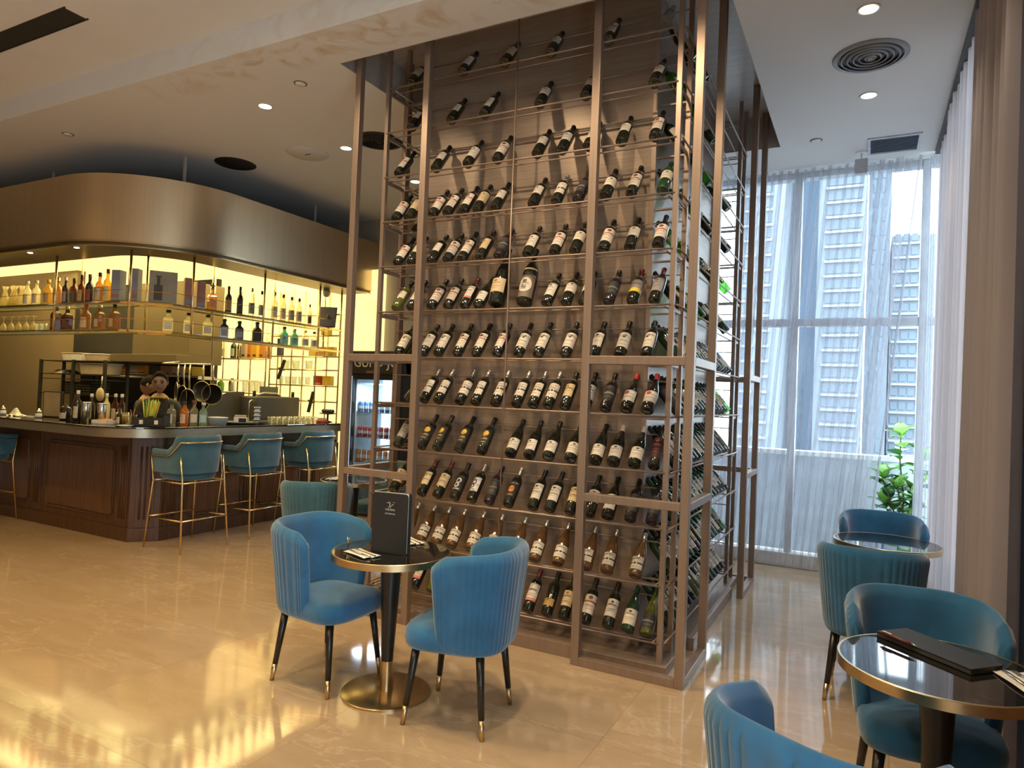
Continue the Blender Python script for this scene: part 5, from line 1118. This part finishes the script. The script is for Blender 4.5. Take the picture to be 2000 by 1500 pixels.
ov = thing('kitchen_range', 'black kitchen range under the hood', 'cooker'); MB().box(-8.4, -7.1, 2.3, 3.38, 0, .92).build('body', M_BLACKM, ov, bevel=.01); MB().box(-8.4, -7.1, 2.28, 2.3, .75, .90).build('control_strip', M_STEELD, ov)
# ================================================================== people behind the bar
def person(label, x, y, h, face, head_turn=0, head_nod=0, lean=0):
    """one continuous skinned body with a shaped head, hair and clothes as children; faces local -Y."""
    s = h/1.72
    J = {'pel': (0, 0, .95), 'wai': (0, -.01-lean*.3, 1.10), 'che': (0, -.01-lean*.7, 1.25), 'nkb': (0, -lean, 1.40), 'nkt': (0, -.015-lean*1.15, 1.51),
         'shL': (.175, -lean*.9, 1.365), 'elL': (.23, -.06-lean, 1.14), 'wrL': (.16, -.28-lean, 1.08), 'shR': (-.175, -lean*.9, 1.365), 'elR': (-.23, -.06-lean, 1.14), 'wrR': (-.16, -.28-lean, 1.08),
         'hpL': (.09, 0, .90), 'knL': (.10, -.02, .50), 'anL': (.10, .02, .08), 'toL': (.11, -.14, .03), 'hpR': (-.09, 0, .90), 'knR': (-.10, -.02, .50), 'anR': (-.10, .02, .08), 'toR': (-.11, -.14, .03)}
    Rr = {'pel': .13, 'wai': .118, 'che': .125, 'nkb': .062, 'nkt': .052, 'shL': .055, 'elL': .043, 'wrL': .028, 'hpL': .09, 'knL': .058, 'anL': .040, 'toL': .032}
    for k in list(Rr):
        if k.endswith('L'): Rr[k[:-1]+'R'] = Rr[k]
    E = [('pel', 'wai'), ('wai', 'che'), ('che', 'nkb'), ('nkb', 'nkt')]+[e for q in 'LR' for e in (('nkb', 'sh'+q), ('sh'+q, 'el'+q), ('el'+q, 'wr'+q), ('pel', 'hp'+q), ('hp'+q, 'kn'+q), ('kn'+q, 'an'+q), ('an'+q, 'to'+q))]
    for q, sg in (('L', 1), ('R', -1)):
        w0 = Vector(J['wr'+q]); J['pa'+q] = tuple(w0+Vector((-sg*.02, -.075, -.01))); Rr['pa'+q] = .032; E.append(('wr'+q, 'pa'+q))
        for k, (dx, ln) in enumerate(((-.030, .062), (-.010, .072), (.010, .068), (.028, .054))):
            a = 'f%s%d' % (q, k); J[a] = tuple(Vector(J['pa'+q])+Vector((dx, -.035, -.004))); J[a+'t'] = tuple(Vector(J['pa'+q])+Vector((dx*1.1, -.035-ln*.8, -.03))); Rr[a] = .009; Rr[a+'t'] = .0075; E += [('pa'+q, a), (a, a+'t')]
        a = 't'+q; J[a] = tuple(w0+Vector((-sg*.055, -.06, .0))); J[a+'t'] = tuple(w0+Vector((-sg*.068, -.095, -.01))); Rr[a] = .011; Rr[a+'t'] = .009; E += [('wr'+q, a), (a, a+'t')]
    def skin(names, edges, grow, nm):
        idx = {n: i for i, n in enumerate(names)}; me = bpy.data.meshes.new(nm); me.from_pydata([Vector(J[n])*s for n in names], [(idx[a], idx[b]) for a, b in edges], [])
        o = bpy.data.objects.new(nm, me); COL.objects.link(o); md = o.modifiers.new('skin', 'SKIN'); md.use_smooth_shade = True; sd = o.modifiers.new('sub', 'SUBSURF'); sd.levels = sd.render_levels = 1
        for n, i in idx.items():
            r = (Rr[n]+grow)*s; k = (1.18 if n in ('pel', 'wai', 'che') else 1); me.skin_vertices[0].data[i].radius = (r*k, r*(.72 if k > 1 else 1)); me.skin_vertices[0].data[i].use_root = (n == 'pel' or (n == names[0] and 'pel' not in names))
        out = bpy.data.meshes.new_from_object(o.evaluated_get(bpy.context.evaluated_depsgraph_get())); bpy.data.objects.remove(o); return out
    body = skin(list(J), E, 0, 'person')
    # head with a face
    hc = Vector(J['nkt'])*s+Vector((0, -.012, .105*s)); hr = .118*s
    Rm = Matrix.Rotation(head_turn, 4, 'Z') @ Matrix.Rotation(head_nod, 4, 'X')
    def hpt(u, v):
        a = 2*PI*u; b = PI*v; d = Vector((math.sin(b)*math.sin(a), -math.sin(b)*math.cos(a), -math.cos(b)))
        p = Vector((d.x*.66, d.y*.80, d.z)); fr = max(0, -d.y)
        if d.z < -.1: p.x *= 1+.30*(d.z+.1); p.y *= 1+.16*(d.z+.1)
        nose = math.exp(-((d.x/.12)**2+((d.z+.12)/.20)**2)); p.y -= .14*nose*fr
        for sg in (-1, 1): p.y += .075*math.exp(-(((d.x-sg*.30)/.14)**2+((d.z-.10)/.10)**2))*fr
        p.y -= .05*math.exp(-((d.x/.25)**2+((d.z+.46)/.07)**2))*fr; p.y -= .05*math.exp(-((d.x/.22)**2+((d.z+.78)/.15)**2))*fr
        p.y -= .03*math.exp(-((d.x/.5)**2+((d.z-.24)/.06)**2))*fr
        return p*hr
    bm = bmesh.new(); bm.from_mesh(body)
    def add(mb, mi):
        off = [bm.verts.new((Rm @ Vector(v))+hc) for v in mb.v]
        for f in mb.f:
            try: q = bm.faces.new([off[i] for i in f]); q.material_index = mi; q.smooth = True
            except ValueError: pass
    add(MB().grid(hpt, 40, 28, True), 0)
    for sg in (-1, 1):
        add(MB().ball((sg*.30*hr, -.70*hr, .09*hr), .085*hr, 10, 6, (1.3, .6, .7)), 1); add(MB().path([(sg*.14*hr, -.80*hr, .25*hr), (sg*.30*hr, -.79*hr, .30*hr), (sg*.46*hr, -.66*hr, .24*hr)], .035*hr, 6), 1)
        add(MB().ball((sg*.67*hr, .05*hr, 0), .20*hr, 10, 8, (.35, .7, 1.1)), 0)
    add(MB().path([(-.19*hr, -.74*hr, -.47*hr), (0, -.82*hr, -.45*hr), (.19*hr, -.74*hr, -.47*hr)], .035*hr, 6), 2)
    bm.to_mesh(body); bm.free()
    for m in (M_SKIN, M_HAIR, mat('lip', (.22, .08, .06), .5)): body.materials.append(m)
    body.materials.append(M_SHIRT)
    for p in body.polygons:
        p.use_smooth = True; q = p.center/s
        if q.z < 1.425 and not (q.y < -.14-lean and q.z < 1.2 and q.z > .95): p.material_index = 3
    o = put('person', body, None, 0, (x, y, 0), (0, 0, face)); tag(o, label, 'person')
    def hair_pt(u, v):
        fr = max(0, math.cos(2*PI*u))**.6; lim = PI*(.56-.29*fr); b = lim*v; d = Vector((math.sin(b)*math.sin(2*PI*u), -math.sin(b)*math.cos(2*PI*u), math.cos(b)))
        k = (1.07-.05*v+.10*fr*math.sin(PI*v))*(1+.035*math.sin(46*u+3*v)*math.sin(13*v+5*u))
        return Rm @ (Vector((d.x*.70, d.y*.82, d.z*1.03))*hr*k)+hc
    hm = MB().grid(hair_pt, 40, 12, True)
    hm.build('hair', M_HAIR, o, True)
    J['nk2'] = (0, -lean*1.05, 1.445); Rr['nk2'] = .05; tn = ['wai', 'pel', 'che', 'nkb', 'nk2', 'shL', 'shR', 'elL', 'elR']; te = [('pel', 'wai'), ('wai', 'che'), ('che', 'nkb'), ('nkb', 'nk2'), ('nkb', 'shL'), ('nkb', 'shR'), ('shL', 'elL'), ('shR', 'elR')]
    sh = skin(['pel']+[n for n in tn if n != 'pel'], te, .018, 'uniform_top'); sh.materials.clear(); sh.materials.append(M_SHIRT); put('uniform_top', sh, o)
    ln = ['pel', 'hpL', 'knL', 'anL', 'hpR', 'knR', 'anR']; tr = skin(ln, [('pel', 'hpL'), ('hpL', 'knL'), ('knL', 'anL'), ('pel', 'hpR'), ('hpR', 'knR'), ('knR', 'anR')], .014, 'trousers'); tr.materials.clear(); tr.materials.append(M_SHIRT); put('trousers', tr, o)
    c = Vector(J['nkb'])*s; MB().path([(c.x+.072*s*math.cos(a), c.y-.014+.066*s*math.sin(a), c.z+.030+.02*math.cos(a+PI/2)) for a in [2*PI*i/20 for i in range(20)]], .016*s, 8, True).build('collar', M_APRON if head_turn == 0 or True else M_SHIRT, o, True)
    return o
person('bartender in black uniform with yellow collar looking down behind the bar', -6.23, 1.12, 1.70, .80, 0, .12)
person('dark-haired cook in black seen from behind, bending to the right', -7.02, 1.42, 1.66, 2.2, .25, .35, .05)

# ================================================================== drinks fridge
fr = thing('drinks_fridge', 'black upright drinks fridge with lit glass door behind the tower', 'fridge', (-4.62, 2.95, 0))
FW, FD, FH = .80, .62, 2.10
c = MB().box(-FW/2, -FW/2+.04, 0, FD, .06, FH).box(FW/2-.04, FW/2, 0, FD, .06, FH).box(-FW/2, FW/2, FD-.04, FD, .06, FH).box(-FW/2, FW/2, 0, FD, FH-.30, FH).box(-FW/2, FW/2, 0, FD, .06, .30)
c.build('cabinet', M_BLACKM, fr, bevel=.006); MB().box(-FW/2+.05, FW/2-.05, .05, FD-.05, 0, .06).build('foot', M_DARKGREY, fr)
MB().box(-FW/2, FW/2, -.045, 0, FH-.29, FH).build('header_sign', M_BLACKM, fr, bevel=.012)
MB().box(-FW/2+.045, FW/2-.045, FD-.06, FD-.045, .32, FH-.32).build('lit_back', M_FRIDGEGLOW, fr); MB().box(-FW/2+.042, -FW/2+.055, .03, FD-.06, .32, FH-.32).build('side_liner', mat('fridge_liner', (.66, .72, .78), .5), fr)
MB().box(-FW/2, -FW/2+.05, -.04, 0, .30, FH-.30).box(FW/2-.05, FW/2, -.04, 0, .30, FH-.30).box(-FW/2+.05, FW/2-.05, -.04, 0, .30, .36).box(-FW/2+.05, FW/2-.05, -.04, 0, FH-.36, FH-.30).build('door_frame', M_BLACK, fr)
MB().box(-FW/2+.05, FW/2-.05, -.024, -.018, .36, FH-.36).build('door_glass', M_GLASS, fr); MB().tube((FW/2-.025, -.06, .8), (FW/2-.025, -.06, 1.4), .010).build('door_handle', M_STEEL, fr, True)
MB().tube((-FW/2+.03, -.046, .32), (-FW/2+.03, -.046, FH-.32), .006).build('light_strip', emis('fridge_strip', (.75, .9, 1), 2.0), fr)
lamp('AREA', 'fridge_lamp', (-4.62, 3.02, 1.70), 11, (.68, .86, 1), .4, (-4.62, 3.15, .6))
M_SIGN = mat('sign_letters', (.72, .66, .50), .6)
lettering('GUI', .17, M_SIGN, fr, (-.20, -.047, FH-.15), (PI/2, 0, 0), .002); lettering('~', .20, M_SIGN, fr, (.06, -.047, FH-.17), (PI/2, 0, 0), .002); lettering('JC', .17, M_SIGN, fr, (.27, -.047, FH-.15), (PI/2, 0, 0), .002)
lettering('ZENO', .045, mat('sign_red', (.55, .2, .1), .6), fr, (-.08, -.047, FH-.265), (PI/2, 0, 0), .001)
for k, z in enumerate((.36, .68, 1.0, 1.32)): MB().box(-FW/2+.056, FW/2-.045, .04, FD-.06, z, z+.008).build('fridge_shelf', M_STEEL, fr)
DC = [('red', (.55, .05, .05)), ('white', (.75, .78, .82)), ('orange', (.7, .28, .08)), ('teal', (.04, .30, .30)), ('blue', (.10, .22, .50))]
CM = {n: mat('can_'+n, c_, .35, .3) for n, c_ in DC}
for r_, z in enumerate((.368, .688, 1.008, 1.328)):
    nm = ('teal', 'orange', 'red', 'blue')[r_]; h = (.24, .15, .13, .13)[r_]
    cm = MB().lathe([(0, 0), (.028, 0), (.032, .01), (.032, h*.9), (.026, h), (0, h)], 14).mesh('drink_can', CM[nm], True); tp = MB().lathe([(0, h), (.024, h), (.024, h+.003), (0, h+.003)], 12).mesh('can_top', M_STEEL, True); lb = MB().lathe([(.0324, h*.3), (.0324, h*.6)], 14).mesh('can_print', CM['white'], True)
    for k in range(8):
        o = put('drink_can', cm, None, 0, (-4.93+.085*k, 3.04, z)); tag(o, f'{nm} drink can, {ORD[k+1]} from left on the {("lowest", "second lowest", "third", "top")[r_]} fridge shelf', 'can', f'{nm} cans in the fridge'); put('can_top', tp, o); put('can_print', lb, o)

# ================================================================== plant outside the window
pl = thing('potted_shrub', 'leafy green shrub in a pot on the balcony beyond the curtain gap', 'plant', (1.20, 4.02, -.01))
MB().lathe([(0, 0), (.15, 0), (.19, .32), (.20, .34), (.18, .34), (.165, .30), (0, .30)], 24).build('pot', M_DARKGREY, pl, True)
def leaf_mesh(m, L=.17, W=.07):
    return MB().grid(lambda u, v: ((u-.5)*2*W*math.sin(PI*min(1, v*1.0))**.75*(1-.25*v), L*v, .02*math.sin(PI*v)-.35*L*v*v*.35+.012*abs(u-.5)*2), 4, 7).mesh('leaf', m, True)
LV = [leaf_mesh(M_LEAF), leaf_mesh(M_LEAFY, .19, .075), leaf_mesh(M_LEAFD, .16, .065)]
rp = random.Random(12)
stems = [[(0, 0, .3), (.02, 0, .75), (-.02, 0, 1.10), (-.02, 0, 1.36)], [(0, 0, .3), (-.06, -.02, .6), (-.13, -.02, .82), (-.17, -.02, .93)], [(0, 0, .3), (.08, .02, .7), (.14, .02, 1.0), (.16, .02, 1.16)], [(0, 0, .3), (.05, -.04, .55), (.10, -.06, .80)], [(0, 0, .3), (-.07, .03, .5), (-.14, .05, .66)], [(0, 0, .3), (.10, .03, .6), (.17, .05, .9)], [(0, 0, .3), (.02, -.06, .6), (-.04, -.08, .85)]]
for st in stems:
    MB().path(st, [.011, .009, .007, .005][:len(st)], 6).build('stem', M_STEM, pl, True)
    for seg in range(len(st)-1):
        a, b = Vector(st[seg]), Vector(st[seg+1]); n = 3 if seg == 0 else 6
        for k in range(n):
            t = (k+.6)/n; p = a.lerp(b, t); ang = rp.uniform(0, 2*PI)
            put('leaf', LV[0 if rp.random() < .5 else (1 if rp.random() < .55 else 2)], pl, 0, tuple(p), (rp.uniform(-.15, .65), rp.uniform(-.3, .3), ang))
    for k in range(3): put('leaf', LV[1], pl, 0, st[-1], (rp.uniform(.3, 1.2), 0, 2.1*k))
